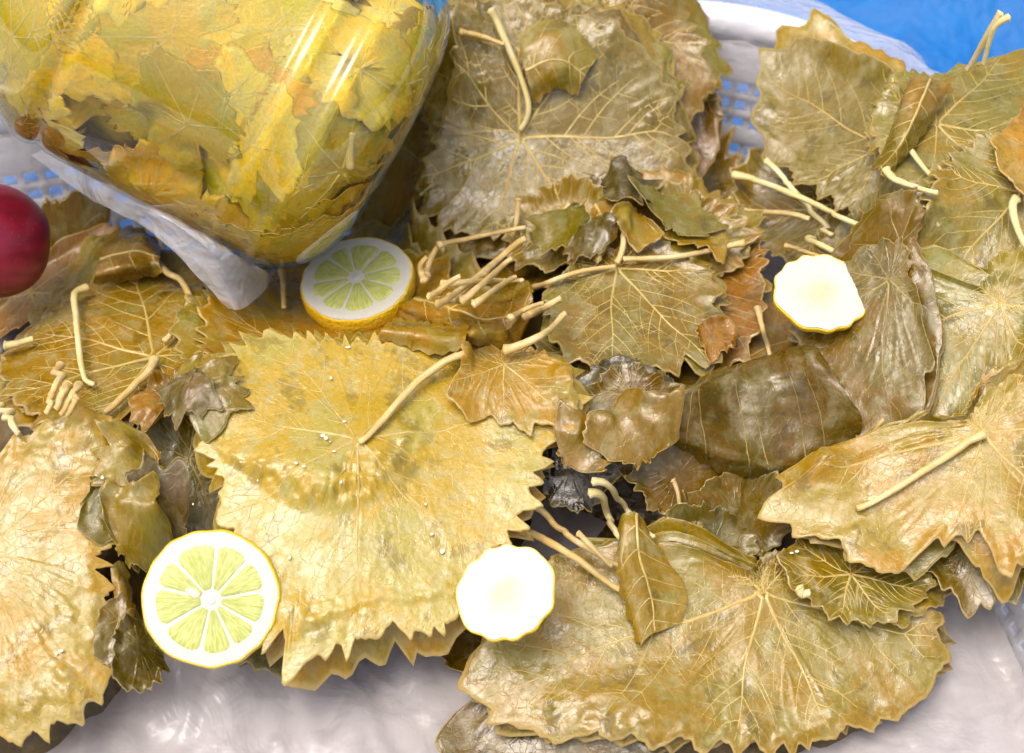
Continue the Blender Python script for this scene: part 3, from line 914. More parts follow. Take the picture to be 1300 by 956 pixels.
# upper right stack
hero((1060, 255), [(925, 240), (957, 200), (1040, 180), (1140, 190), (1180, 260), (1160, 335), (1080, 355), (1000, 335), (940, 295)], (940, 290), (.28, .205, .06),
     'grey brown leaf lying under crossing stalks, above the small lemon end', 2, seed=6, crumple=.0015, ucolors=[BRN, OLV], **UG('leaf layered under the crossing stalks at upper right'))
hero((1120, 185), [(964, 78), (989, 71), (1021, 57), (1042, 60), (1063, 75), (1095, 82), (1135, 110), (1165, 150), (1150, 215), (1085, 256), (999, 213), (967, 192), (957, 142)], (962, 120),
     (.30, .225, .085), 'wrinkled olive leaf with toothed edge in front of the basket holes', 3, seed=7, jit=.4, amber=.3, crumple=.0018, curl=.005, wave=.003, vein=.0006, ucolors=[OLV, BRN, OCH],
     **UG('vine leaf layered under the wrinkled leaf beside the basket holes'))
hero((1190, 155), [(1184, 112), (1225, 92), (1265, 80), (1310, 62), (1350, 120), (1300, 200), (1215, 262), (1150, 255), (1130, 190)], (1290, 80), (.33, .265, .11),
     'grey vine leaf reaching the right edge below the blue tarp', 2, seed=8, jit=.4, crumple=.0012, ucolors=[OLV, GRY],
     stalks=[S((1272, 14, .050), (1258, 38, .040), (1227, 92, .010), r=.0021, m=STALKP), S((1282, 20, .050), (1262, 36, .040), (1248, 84, .010), r=.0019, m=STALKP),
             S((1152, 185, .004), (1172, 212, .003), (1196, 239, .002), r=.0016, m=STALKP)], **UG('vine leaf layered under the grey leaf at the right edge'))
for st_ in ():
    pass
D4 = hero((1110, 290), [(1040, 290), (1080, 262), (1150, 250), (1190, 262), (1185, 330), (1130, 350), (1060, 335)], (1180, 330), (.24, .18, .065),
     'dull grey leaf in the hollow left of the large right edge leaf', 0, seed=9,
     stalks=[S((971, 199, .006), (985, 216, .006), (1003, 235, .006), (1049, 292, .004), (1058, 302, .003), r=.0018, m=STALKP),
             S((930, 219, .006), (999, 243, .009), (1050, 267, .008), (1106, 294, .004), r=.0020, m=STALKP),
             S((925, 248, .004), (932, 262, .003), (946, 269, .003), (1006, 271, .003), (1028, 280, .002), r=.0021),
             S((1117, 269, .004), (1135, 266, .004), (1174, 266, .003), r=.0017, m=STALKP),
             S((1024, 302, .003), (1050, 315, .003), (1075, 328, .002), r=.0019, m=STALKP),
             S((996, 311, .003), (1020, 319, .003), (1052, 329, .002), r=.0014)])
build_loft(loft([[(1152, 108, .001), (1140, 135, .001), (1124, 185, .001), (1105, 215, .001)], [(1158, 100, .012), (1146, 135, .013), (1132, 180, .010), (1112, 214, .006)],
      [(1176, 98, .014), (1164, 135, .015), (1146, 178, .011), (1118, 218, .006)], [(1200, 104, .008), (1180, 142, .010), (1155, 182, .006), (1122, 222, .003)],
      [(1212, 108, .003), (1184, 150, .004), (1160, 186, .002), (1124, 226, .001)]], (.34, .24, .055), seed=62, teeth_first=.002),
      'leaf folded into an upright ridge between the upper right leaves', veins=dict(n=6, mid=.5, slant=.12))
hero((1297, 246), [(1160, 314), (1166, 280), (1180, 245), (1215, 195), (1250, 175), (1300, 165), (1360, 200), (1360, 450), (1300, 466), (1271, 464), (1242, 415), (1232, 391), (1194, 372), (1170, 377)],
     (1185, 365), (.34, .27, .13), 'broad beige grey leaf cut by the right edge, stalk rising at its joint', 2, seed=10, vein=.0007, crumple=.0006, wave=.0015, curl=.002, ucolors=[OLV, OCH],
     stalks=[S((1290, 249, .003), (1286, 262, .005), (1290, 285, .005), (1304, 318, .004), r=.0022, m=STALKP), S((1124, 212, .003), (1129, 222, .004), (1145, 232, .004), (1190, 246, .002), r=.0020, m=STALKP)],
     **UG('vine leaf layered under the broad leaf at the right edge'))
hero((1312, 190), [(1272, 168), (1300, 140), (1350, 180), (1330, 240), (1292, 236), (1270, 208)], (1272, 205), (.48, .31, .07),
     'small bright ochre leaf tip at the right edge on the broad grey leaf', 0, seed=11, vlevel=0, res=(18, 140))

# right middle
hero((1270, 385), [(1100, 362), (1160, 350), (1240, 372), (1310, 400), (1310, 480), (1260, 520), (1200, 547), (1160, 542), (1120, 500)], (1180, 545), (.33, .28, .14),
     'grey green wet leaf below the broad right edge leaf', 2, seed=12, crumple=.0016, ucolors=[OLV, GRY, BRN], **UG('leaf layered beneath the grey green wet leaf at right'))
hero((1130, 352), [(1060, 345), (1012, 400), (1011, 428), (1035, 493), (1064, 502), (1085, 514), (1095, 540), (1117, 526), (1136, 552), (1160, 536), (1178, 500), (1186, 450), (1172, 390), (1150, 350)], (1095, 538),
     (.25, .18, .06), 'brown leaf with long toothed lower edge hanging below the small lemon end', 2, seed=13, vein=.0006, crumple=.0016, curl=.003, ucolors=[BRN, OLV],
     tooth=.09, tsize=.014, **UG('leaf layered under the brown leaf beneath the small lemon end'))

# centre stack
hero((860, 330), [(860, 268), (930, 285), (966, 330), (970, 400), (952, 452), (915, 478), (880, 460), (820, 400)], (950, 450), (.34, .195, .022),
     'amber brown smooth leaf at the right side of the centre stack', 3, seed=14, crumple=.0008, vein=.0006, ucolors=[BRN, AMB, OLV], stalks=[S((961, 388, .002), (968, 415, .003), (979, 457, .002), r=.0016)],
     **UG('leaf layered in the right side of the centre stack'))
hero((720, 292), [(640, 300), (660, 262), (700, 245), (770, 250), (805, 290), (780, 335), (700, 348), (650, 345)], (700, 345), (.33, .25, .07),
     'torn olive leaf bits lying behind the forked stalks of the centre stack', 2, seed=15, crumple=.0014, curl=.005, wave=.004, ucolors=[OLV, BRN, AMB],
     stalks=[S((723, 258, .006), (712, 275, .004), (696, 297, .003), r=.0013, m=STALKP), S((658, 250, .012), (656, 280, .008), (650, 303, .004), r=.0016)],
     **UG('torn leaf layered behind the forked stalks of the centre stack'))
hero((860, 292), [(795, 262), (870, 248), (930, 268), (958, 310), (930, 345), (840, 335)], (940, 330), (.32, .225, .05),
     'ragged brown leaf between the back stack and the centre stack', 2, seed=16, crumple=.0014, curl=.005, ucolors=[BRN, OLV], **UG('ragged leaf layered between the back and centre stacks'))
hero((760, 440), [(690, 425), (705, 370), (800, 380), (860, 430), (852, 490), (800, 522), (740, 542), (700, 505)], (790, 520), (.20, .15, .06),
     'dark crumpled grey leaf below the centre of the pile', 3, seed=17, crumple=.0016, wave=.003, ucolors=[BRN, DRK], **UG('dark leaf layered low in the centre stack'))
hero((783, 341), [(690, 372), (720, 345), (783, 322), (860, 322), (900, 345), (916, 370), (908, 385), (927, 405), (930, 430), (897, 467), (870, 452), (850, 470), (820, 480), (770, 472), (720, 462), (700, 430)], (895, 460),
     (.29, .22, .08), 'olive veined leaf with three long stalks meeting at its joint, centre stack', 2, seed=18, vein=.0008, vlevel=3, crumple=.0020, ucolors=[OLV, OCH, AMB],
     stalks=[S((784, 200, .020), (791, 222, .016), (793, 270, .010), (791, 312, .004), (783, 340, .001), r=.0021), S((945, 307, .006), (900, 318, .004), (860, 326, .003), (792, 329, .002), r=.0018),
             S((678, 367, .003), (710, 353, .003), (745, 343, .002), (781, 338, .001), r=.0018)], **UG('vine leaf layered under the three stalked leaf of the centre stack'))
build_loft(loft([[(728, 268, .010), (726, 290, .006), (742, 315, .004), (757, 334, .002)], [(744, 270, .014), (742, 292, .010), (752, 315, .007), (759, 334, .002)], [(762, 256, .012), (772, 275, .012), (770, 300, .008), (762, 332, .002)],
      [(785, 252, .004), (794, 272, .005), (780, 300, .003), (765, 330, .001)]], (.36, .24, .04), seed=63, teeth_first=.002), 'small ochre leaf fold standing left of the upright forked stalk', veins=dict(n=3, mid=.5, slant=.2))
hero((905, 430), [(888, 410), (905, 405), (928, 408), (934, 428), (915, 452), (900, 466), (893, 440)], (915, 450), (.36, .21, .02), 'small amber leaf scrap at the right tip of the centre leaf', 0, seed=19, vlevel=0, res=(16, 120))
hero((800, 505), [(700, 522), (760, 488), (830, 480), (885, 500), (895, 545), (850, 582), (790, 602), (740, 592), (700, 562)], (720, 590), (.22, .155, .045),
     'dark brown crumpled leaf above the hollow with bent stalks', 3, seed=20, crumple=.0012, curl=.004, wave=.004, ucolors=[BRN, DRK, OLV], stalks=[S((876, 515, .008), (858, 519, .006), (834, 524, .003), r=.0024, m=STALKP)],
     **UG('leaf layered above the hollow with bent stalks'))
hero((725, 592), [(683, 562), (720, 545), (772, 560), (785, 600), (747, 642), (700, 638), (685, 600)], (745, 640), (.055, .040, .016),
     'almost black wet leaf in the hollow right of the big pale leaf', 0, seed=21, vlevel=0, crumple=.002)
hero((860, 602), [(808, 572), (870, 572), (935, 598), (925, 642), (880, 655), (830, 645), (798, 612)], (830, 645), (.25, .17, .04),
     'brown leaf scrap with jagged edge below the rolled dark leaf', 1, seed=22, vlevel=0, crumple=.0012, curl=.005, ucolors=[DRK, BRN], stalks=[S((854, 607, .006), (861, 628, .006), (864, 660, .003), r=.0013)], **UG('leaf under the jagged scrap below the rolled leaf'))
hero((935, 652), [(868, 640), (920, 608), (992, 628), (1015, 672), (972, 702), (900, 702)], (900, 700), (.24, .17, .04), 'curled brown leaf scrap left of the right hand yellow leaf tip', 1, seed=23, vlevel=0, crumple=.0012, curl=.006,
     ucolors=[BRN, OLV], **UG('leaf under the curled scrap left of the yellow leaf tip'))
hero((905, 690), [(850, 658), (900, 655), (962, 690), (955, 724), (880, 720)], (860, 660), (.22, .18, .085), 'grey leaf scrap above the bottom leaf near the middle right', 0, seed=24, vlevel=0, crumple=.002, curl=.006)
# rolled dark leaf
C_ = loft([[(812, 545, 0.0000), (860, 568, 0.0000), (920, 600, 0.0000), (1000, 612, 0.0000), (1075, 590, 0.0000)], [(815, 530, 0.0074), (862, 550, 0.0104), (925, 576, 0.0119), (1005, 586, 0.0119), (1090, 556, 0.0059)],
      [(830, 510, 0.0119), (875, 520, 0.0178), (940, 530, 0.0193), (1010, 520, 0.0193), (1094, 528, 0.0089)], [(850, 498, 0.0134), (900, 490, 0.0208), (965, 482, 0.0223), (1015, 476, 0.0208), (1075, 500, 0.0104)],
      [(880, 488, 0.0104), (925, 470, 0.0149), (985, 455, 0.0163), (1025, 447, 0.0149), (1050, 462, 0.0074)], [(890, 478, 0.0030), (935, 462, 0.0059), (990, 445, 0.0059), (1030, 440, 0.0059), (1045, 452, 0.0030)]],
      (.205, .145, .03), nu=44, nv=90, teeth_last=0, teeth_first=.003, seed=64, noise=.0012)
build_loft(C_, 'large dark brown leaf folded into a ribbed roll right of centre', veins=dict(n=7, mid=None, slant=-.22, width=.0005))

# upper left stack
hero((40, 372), [(-40, 420), (0, 385), (50, 335), (110, 300), (152, 288), (125, 360), (60, 402), (0, 432)], (150, 292), (.40, .23, .02), 'wet amber leaf strip lying beside the red apple', 1, seed=25, crumple=.001, ucolors=[BRN],
     **UG('leaf under the amber strip beside the apple'))
hero((196, 453), [(113, 362), (150, 322), (213, 318), (252, 341), (280, 396), (266, 455), (232, 502), (129, 538), (60, 542), (10, 505), (-5, 460), (42, 424), (80, 382)], (60, 420),
     (.37, .265, .075), 'olive leaf with long bent stalks and pale veins, upper left stack', 4, seed=26, vein=.0010, vlevel=3, crumple=.0012, ucolors=[OLV, OCH, BRN],
     stalks=[S((178, 305, .008), (205, 337, .006), (238, 370, .006), (234, 399, .004), (207, 440, .002), r=.0020), S((113, 362, .004), (95, 372, .006), (97, 410, .006), (101, 447, .005), (107, 485, .003), (119, 491, .002), r=.0019, m=STALKP),
             S((198, 452, .001), (190, 470, .003), (174, 486, .003), (132, 527, .004), r=.0022), S((6, 439, .004), (22, 436, .004), (42, 430, .003), r=.0022, m=STALKP)],
     **UG('vine leaf layered under the olive leaf of the upper left stack'))
build_loft(loft([[(118, 362, .001), (150, 358, .001), (180, 354, .001), (205, 348, .001)], [(122, 345, .010), (152, 338, .014), (178, 336, .012), (202, 335, .006)], [(130, 318, .010), (155, 308, .013), (180, 306, .012), (204, 318, .006)],
      [(138, 302, .002), (156, 292, .003), (180, 292, .003), (200, 308, .002)]], (.34, .23, .05), seed=65, teeth_first=.002), 'brown leaf edge curled over at the top of the upper left stack', veins=dict(n=3, mid=.5, slant=.2))

# grey leaf between the left stack and the big pale one
hero((240, 582), [(172, 565), (200, 505), (262, 470), (305, 540), (305, 650), (285, 695), (215, 695), (182, 640)], (285, 690), (.24, .20, .095), 'wet grey leaf in the gap left of the big pale leaf', 2, seed=27, crumple=.0018, ucolors=[BRN, OLV],
     **UG('leaf layered in the gap left of the big pale leaf'))
hero((225, 505), [(160, 515), (195, 482), (256, 466), (275, 500), (242, 532), (215, 522), (180, 545)], (165, 515), (.36, .22, .025), 'rippled amber leaf scrap left of the big pale leaf', 0, seed=28, vlevel=0, crumple=.002, curl=.008, wave=.005, res=(22, 200))
STK = [S((0, 514, .006), (10, 530, .006), (24, 553, .004), r=.0021, m=STALKP), S((78, 460, .012), (70, 490, .010), (58, 528, .004), r=.0020), S((88, 488, .010), (80, 498, .010), (72, 520, .004), r=.0022),
       S((102, 487, .010), (92, 500, .009), (78, 528, .004), r=.0018), S((97, 502, .008), (94, 512, .007), (86, 528, .004), r=.0018)]

# left stack
hero((-30, 702), [(-130, 650), (-60, 585), (0, 574), (60, 542), (107, 526), (131, 524), (149, 571), (160, 603), (145, 651), (129, 722), (147, 794), (141, 842), (133, 885), (60, 935), (-60, 945)], (60, 900),
     (.48, .35, .14), 'large shiny ochre leaf on the left stack, cut by the left edge', 9, seed=29, vein=.0006, crumple=.0016, wave=.002, curl=.002, res=(44, 340), r_d=10, r_b=5, taut=15, jit=1.25, ulift=.0014, ucolors=[OLV, BRN, OCH, AMB],
     stalks=STK, **UG('leaf edge layered in the right side of the left stack'))
for k, (rows, colr, lab) in enumerate([
    ([[(136, 552, .002), (150, 580, .002), (160, 615, .001), (158, 640, .001)], [(150, 548, .006), (164, 578, .006), (172, 612, .005), (168, 640, .004)], [(166, 552, .004), (176, 575, .003), (172, 602, .003), (163, 622, .003)]], (.32, .23, .06), 'folded leaf edge at the upper right corner of the left stack'),
    ([[(150, 640, .001), (160, 665, .001), (165, 690, .001), (160, 712, .001)], [(168, 632, .010), (178, 660, .012), (180, 690, .010), (172, 715, .006)], [(190, 640, .012), (198, 668, .010), (196, 695, .008), (184, 712, .005)], [(205, 655, .004), (212, 672, .003), (208, 692, .002), (195, 705, .002)]], (.30, .18, .025), 'curled amber leaf edge hanging off the left stack above the lemon'),
    ([[(140, 720, .001), (143, 750, .001), (148, 785, .001), (142, 820, .001)], [(150, 712, .008), (156, 748, .009), (160, 785, .008), (156, 822, .005)], [(158, 715, .010), (165, 745, .009), (170, 780, .007), (172, 815, .004)]], (.33, .24, .08), 'pale narrow leaf edge curling beside the lower left lemon')]):
    build_loft(loft(rows, colr, nu=20, nv=50, seed=70 + k, teeth_last=.003), lab, veins=dict(n=3, mid=None, slant=.15, width=.0004))
hero((175, 815), [(140, 840), (150, 800), (175, 785), (200, 800), (208, 835), (200, 862), (150, 866)], (205, 860), (.16, .13, .035), 'dark green brown leaf scrap left below the lower lemon slice', 1, seed=31, vlevel=0, crumple=.002, curl=.006, res=(20, 160), ucolors=[BRN],
     **UG('leaf under the dark scrap by the lower lemon slice'))

# bottom middle stack
hero((970, 752), [(592, 833), (622, 800), (695, 702), (760, 692), (824, 690), (870, 700), (919, 722), (960, 735), (1030, 742), (1110, 748), (1198, 778), (1202, 821), (1196, 858), (1150, 905), (1000, 955), (800, 955), (640, 925), (587, 868)], (640, 850),
     (.36, .275, .095), 'large pale mottled leaf along the bottom with thick yellow veins', 4, seed=32, vein=.0010, vlevel=3, res=(40, 360), crumple=.0022, wave=.003, curl=.003, ucolors=[OLV, OCH, BRN], jit=.3,
     stalks=[S((678, 637, .016), (695, 656, .014), (716, 676, .010), (787, 722, .004), r=.0018), S((665, 672, .012), (700, 690, .010), (736, 712, .008), (790, 754, .003), r=.0020), S((733, 675, .008), (755, 698, .007), (777, 720, .004), r=.0015),
             S((748, 630, .010), (756, 622, .014), (766, 632, .013), (773, 660, .010), (794, 693, .004), r=.0022, m=STALKP), S((752, 614, .012), (765, 608, .016), (778, 622, .014), (790, 640, .010), (831, 686, .004), r=.0018, m=STALKP)],
     **UG('vine leaf layered under the mottled leaf at the bottom'))
build_loft(loft([[(789, 656, .008), (785, 700, .007), (790, 755, .005), (813, 820, .002)], [(793, 652, .012), (791, 700, .011), (798, 752, .009), (816, 816, .003)], [(806, 650, .013), (808, 700, .012), (818, 748, .010), (826, 806, .004)],
      [(818, 662, .006), (830, 704, .006), (846, 748, .004), (846, 798, .002)], [(824, 676, .0005), (846, 708, .0005), (872, 748, .0005), (866, 790, .0005)]], (.36, .275, .095), seed=66, teeth_first=.003, teeth_last=0, noise=.0010, nu=34), 'leaf lobe rolled upright on the bottom leaf, pale brown', veins=dict(n=5, mid=.4, slant=.1))
hero((1080, 730), [(985, 716), (1010, 690), (1080, 690), (1150, 720), (1190, 735), (1165, 772), (1120, 792), (1060, 786), (1030, 762), (1000, 746)], (1120, 790), (.32, .245, .075), 'olive leaf tucked under the right hand yellow leaf above the bottom leaf', 2, seed=33, curl=.005,
     ucolors=[OLV, OCH], stalks=[S((1014, 745, .006), (1018, 754, .008), (1028, 752, .006), r=.0024, m=STALKP)], **UG('leaf edge layered between the right yellow leaf and the bottom leaf'))
hero((1240, 660), [(1160, 705), (1182, 745), (1232, 772), (1292, 748), (1340, 720), (1340, 640), (1200, 620), (1150, 650)], (1235, 770), (.21, .165, .07), 'dark grey leaf showing beneath the right hand yellow leaf, by the plastic', 1, seed=34, ucolors=[BRN],
     **UG('leaf under the dark grey leaf by the plastic at right'))

XT = hero((1060, 588), [(1028, 602), (1036, 580), (1060, 572), (1085, 585), (1075, 600), (1050, 606)], (1085, 590), (.16, .11, .025), 'tiny dark leaf scrap with hooked stalks in the hollow above the yellow leaf', 0, seed=36, vlevel=0, res=(14, 90),
     stalks=[S((1030, 600, .004), (1033, 588, .008), (1045, 584, .008), (1052, 590, .004), r=.0019, m=STALKP), S((1040, 582, .008), (1055, 586, .008), (1070, 592, .005), r=.0017), S((1105, 562, .006), (1112, 545, .006), (1122, 532, .004), r=.0016)])

# right hand yellow leaf
hero((1247, 548), [(970, 638), (973, 656), (1011, 685), (1040, 697), (1062, 693), (1107, 738), (1141, 728), (1160, 709), (1189, 685), (1237, 677), (1285, 730), (1320, 709), (1370, 600), (1320, 474), (1256, 493), (1227, 536), (1189, 545), (1131, 562), (1078, 594), (1035, 603), (996, 618)], (985, 645),
     (.44, .31, .05), 'yellow ochre leaf with its stalk pressed flat along it, right side', 5, seed=35, jit=.5, vein=.0010, vlevel=3, res=(40, 360), crumple=.0013, wave=.002, curl=.004, tooth=.07, ucolors=[OCH, OLV, BRN],
     stalks=[S((1250, 546, .001), (1230, 560, .0015), (1170, 600, .0015), (1088, 650, .001), r=.0021)], **UG('vine leaf layered under the right hand yellow leaf'))
# big pale stack in the middle
hero((420, 470), [(366, 320), (330, 372), (316, 402), (267, 415), (260, 440), (262, 490), (300, 560), (420, 600), (560, 520), (600, 430), (570, 360), (500, 345), (430, 330)], (300, 400), (.42, .285, .055),
     'ochre leaf at the back of the big pale stack, behind the upper lemon', 3, seed=37, vein=.0006, crumple=.0014, ucolors=[OCH, OLV], stalks=[S((358, 342, .008), (360, 365, .006), (360, 393, .003), r=.0018)],
     **UG('leaf layered at the back of the big pale stack'))
KH = hero((455, 569), [(233, 511), (263, 531), (254, 566), (285, 613), (272, 648), (300, 690), (340, 740), (361, 788), (334, 802), (348, 857), (380, 823), (405, 815), (429, 808), (460, 797), (497, 780), (528, 788), (561, 785), (580, 769), (592, 731), (626, 712), (638, 676), (663, 668), (663, 650),
     (681, 635), (677, 609), (694, 591), (690, 570), (707, 557), (737, 550), (772, 531), (746, 529), (728, 497), (720, 467), (694, 456), (634, 446), (560, 430), (500, 425), (430, 430), (370, 420), (320, 420), (290, 450), (262, 490)], (440, 800),
     (.52, .415, .21), 'big pale beige leaf with radiating veins in the middle, on top of its stack', 7, seed=38, vein=.0008, vlevel=2, amber=.9, res=(54, 460), crumple=.0006, wave=.0012, r_d=10, r_b=6, taut=22, curl=.001, tooth=.085, jit=.5, ulift=.0012, ucolors=[OCH, OCH, OLV, AMB],
     stalks=[S((590, 445, .010), (565, 459, .006), (530, 484, .004), (487, 532, .002), (456, 567, .0), r=.0020)],
     **UG('leaf edge layered under the big pale leaf in the middle'))
hero((640, 462), [(565, 509), (600, 529), (625, 523), (660, 541), (700, 541), (737, 541), (729, 497), (720, 466), (694, 456), (634, 446), (592, 462)], (735, 535), (.44, .31, .085), 'ochre leaf lobe overlapping the right shoulder of the big pale leaf', 0, seed=39, vein=.0006, crumple=.0014, curl=.003, stiff=.1)
build_loft(loft([[(505, 402, .001), (550, 420, .001), (600, 440, .001), (650, 438, .001), (672, 405, .002)], [(512, 388, .008), (556, 402, .011), (604, 420, .012), (650, 412, .012), (676, 385, .008)], [(530, 376, .010), (572, 384, .015), (615, 396, .016), (655, 388, .016), (676, 368, .010)],
      [(552, 370, .006), (588, 372, .010), (625, 378, .011), (655, 372, .010), (672, 360, .006)], [(560, 368, .001), (595, 366, .002), (630, 368, .002), (655, 362, .002), (668, 356, .002)]], (.42, .27, .04), nu=34, nv=80, seed=67, noise=.0016, teeth_first=.002),
      'leaf rolled lengthwise at the back right of the big pale leaf', veins=dict(n=5, mid=.45, slant=.12))
build_loft(loft([[(480, 430, .001), (520, 440, .001), (555, 450, .001), (590, 440, .001)], [(485, 418, .005), (525, 424, .007), (560, 430, .007), (592, 426, .004)], [(500, 405, .003), (535, 408, .004), (568, 414, .004), (596, 414, .002)]], (.40, .28, .08), nu=18, nv=50, seed=68, teeth_first=.002),
      'small leaf fold lying between the upper lemon and the rolled leaf')

for st_ in [S((540, 352, .010), (546, 330, .014), (556, 312, .016), r=.0020), S((556, 312, .016), (590, 304, .014), (667, 288, .012), r=.0017), S((571, 383, .012), (610, 350, .016), (667, 299, .020), r=.0024),
            S((556, 388, .010), (590, 364, .013), (616, 347, .014), r=.0020), S((560, 361, .009), (610, 357, .010), (664, 356, .010), r=.0018), S((664, 403, .008), (690, 391, .010), (712, 378, .012), r=.0024),
            S((640, 446, .004), (680, 430, .008), (702, 415, .010), (718, 394, .013), r=.0022), S((539, 358, .010), (534, 338, .012), (542, 326, .012), r=.0020), S((585, 384, .012), (622, 352, .014), (650, 326, .016), r=.0019),
            S((546, 378, .010), (566, 362, .012), (584, 350, .012), r=.0019), S((600, 388, .010), (630, 366, .012), (655, 350, .012), r=.0017), S((648, 404, .012), (668, 392, .012), (690, 384, .012), r=.0016)]:
    add_stalk(st_, KH.root, KH.loc)

# torn scraps that lie about between the stacks
ZONES = [((650, 950), (245, 330), 6), ((150, 200), (560, 690), 6), ((700, 880), (500, 600), 4), ((215, 290), (450, 540), 3)]
zn = 0
for (xa, xb), (ya, yb), cnt in ZONES:
    for q_ in range(cnt):
        zn += 1
        rng = np.random.default_rng(7000 + zn)
        px, py = rng.uniform(xa, xb), rng.uniform(ya, yb)
        c = cast(np.array([px]), np.array([py]))[0]
        r0 = rng.uniform(.015, .030); al = rng.uniform(0, 2 * math.pi)
        R = vine_outline(r0, rng); dd = np.abs((np.arange(360) + 180) % 360 - 180)
        R = R * (.22 + .78 * (1 - smooth(50, 95 + rng.uniform(0, 50), dd))) * (1 + .22 * (fbm(np.cos(np.radians(np.arange(360))) * 2.5 + zn, np.sin(np.radians(np.arange(360))) * 2.5, zn, 2) - .5))
        cl = [OLV, BRN, AMB, OLV, GRY, OCH][int(rng.integers(6))]; cl = tuple(np.array(cl) * rng.uniform(.6, 1.0))
        tl = rng.uniform(-.5, .5, 2)
        L = lay(c - XR * math.cos(al) * r0 * .5 - np.array([0, 1, 0]) * math.sin(al) * r0 * .5, XR, np.array([0, 1, 0]), np.roll(R, int(np.degrees(al))), al, cl, (14, 120), 3, 2, .0004, .0015, .0005, rng.uniform(.001, .005), 0, None, 7000 + zn, tooth=.13, tsize=.009)
        L.lab = 'torn scrap of brined leaf'; L.grp = 'torn leaf scraps between the stacks'; L.hero = False; L.fill = True; L.scrap = True
        BUILT.append(L)
# ------------------------------------------------------------------ lemon slices
def pulp_material():
    k = NT('lemon_pulp')
    uv = k.n('ShaderNodeUVMap').outputs[0]
    f = k.noise(k.scale(uv, (26, 3.0, 1)), 1.0, 3, .6, .5); g = k.noise(k.scale(uv, (9, 4, 1)), 1.0, 3)
    c = k.mix(k.ramp(f, .35, .7), (.36, .40, .07), (.54, .56, .18))
    c = k.mix(k.ramp(g, .4, .7, 0, .6), c, (.60, .61, .26))
    bs = k.n('ShaderNodeBsdfPrincipled'); k.l(c, bs.inputs['Base Color']); bs.inputs['Roughness'].default_value = .22
    bs.inputs['Subsurface Weight'].default_value = .35; bs.inputs['Subsurface Radius'].default_value = (.004, .004, .001)
    k.l(k.bump(f, .5, .0012), bs.inputs['Normal'])
    return k.fin(bs.outputs[0])
def pith_material(name, centre):
    k = NT(name)
    uv = k.n('ShaderNodeUVMap').outputs[0]
    tc = k.n('ShaderNodeTexCoord').outputs['Object']
    sep = k.n('ShaderNodeSeparateXYZ'); k.l(uv, sep.inputs[0])
    n = k.noise(tc, 260, 3); m = k.noise(tc, 120, 2)
    c = k.mix(k.ramp(k.math('ADD', sep.outputs[1], k.math('MULTIPLY', k.math('SUBTRACT', m, .5), .25)), .05, .62, centre, 0), (.52, .51, .43), (.36, .39, .14))
    c = k.mix(k.ramp(n, .4, .7, 0, .12), c, (.75, .72, .52))
    bs = k.n('ShaderNodeBsdfPrincipled'); k.l(c, bs.inputs['Base Color']); bs.inputs['Roughness'].default_value = .45
    k.l(k.bump(n, .3, .0008), bs.inputs['Normal'])
    return k.fin(bs.outputs[0])
def rind_material():
    k = NT('lemon_rind')
    tc = k.n('ShaderNodeTexCoord').outputs['Object']
    n = k.noise(tc, 60, 2); v = k.n('ShaderNodeTexVoronoi'); v.inputs['Scale'].default_value = 520; k.l(tc, v.inputs['Vector'])
    c = k.mix(k.ramp(n, .35, .65), (.82, .50, .01), (.86, .60, .03))
    bs = k.n('ShaderNodeBsdfPrincipled'); k.l(c, bs.inputs['Base Color']); bs.inputs['Roughness'].default_value = .32
    k.l(k.bump(v.outputs['Distance'], .5, .0009), bs.inputs['Normal'])
    return k.fin(bs.outputs[0])
PULP, PITH, PITHE, RIND = pulp_material(), pith_material('lemon_pith', 0.0), pith_material('lemon_end_pith', .55), rind_material()
SEED = simple('lemon_seed', (.72, .60, .42), .4, .1)

def frame_of(nrm, spin):
    n = np.array(nrm, float); n /= np.linalg.norm(n)
    u = np.cross([0, 1, 0], n); u /= np.linalg.norm(u); v = np.cross(n, u)
    c, s_ = math.cos(spin), math.sin(spin)
    return np.stack([u * c + v * s_, -u * s_ + v * c, n], 1)

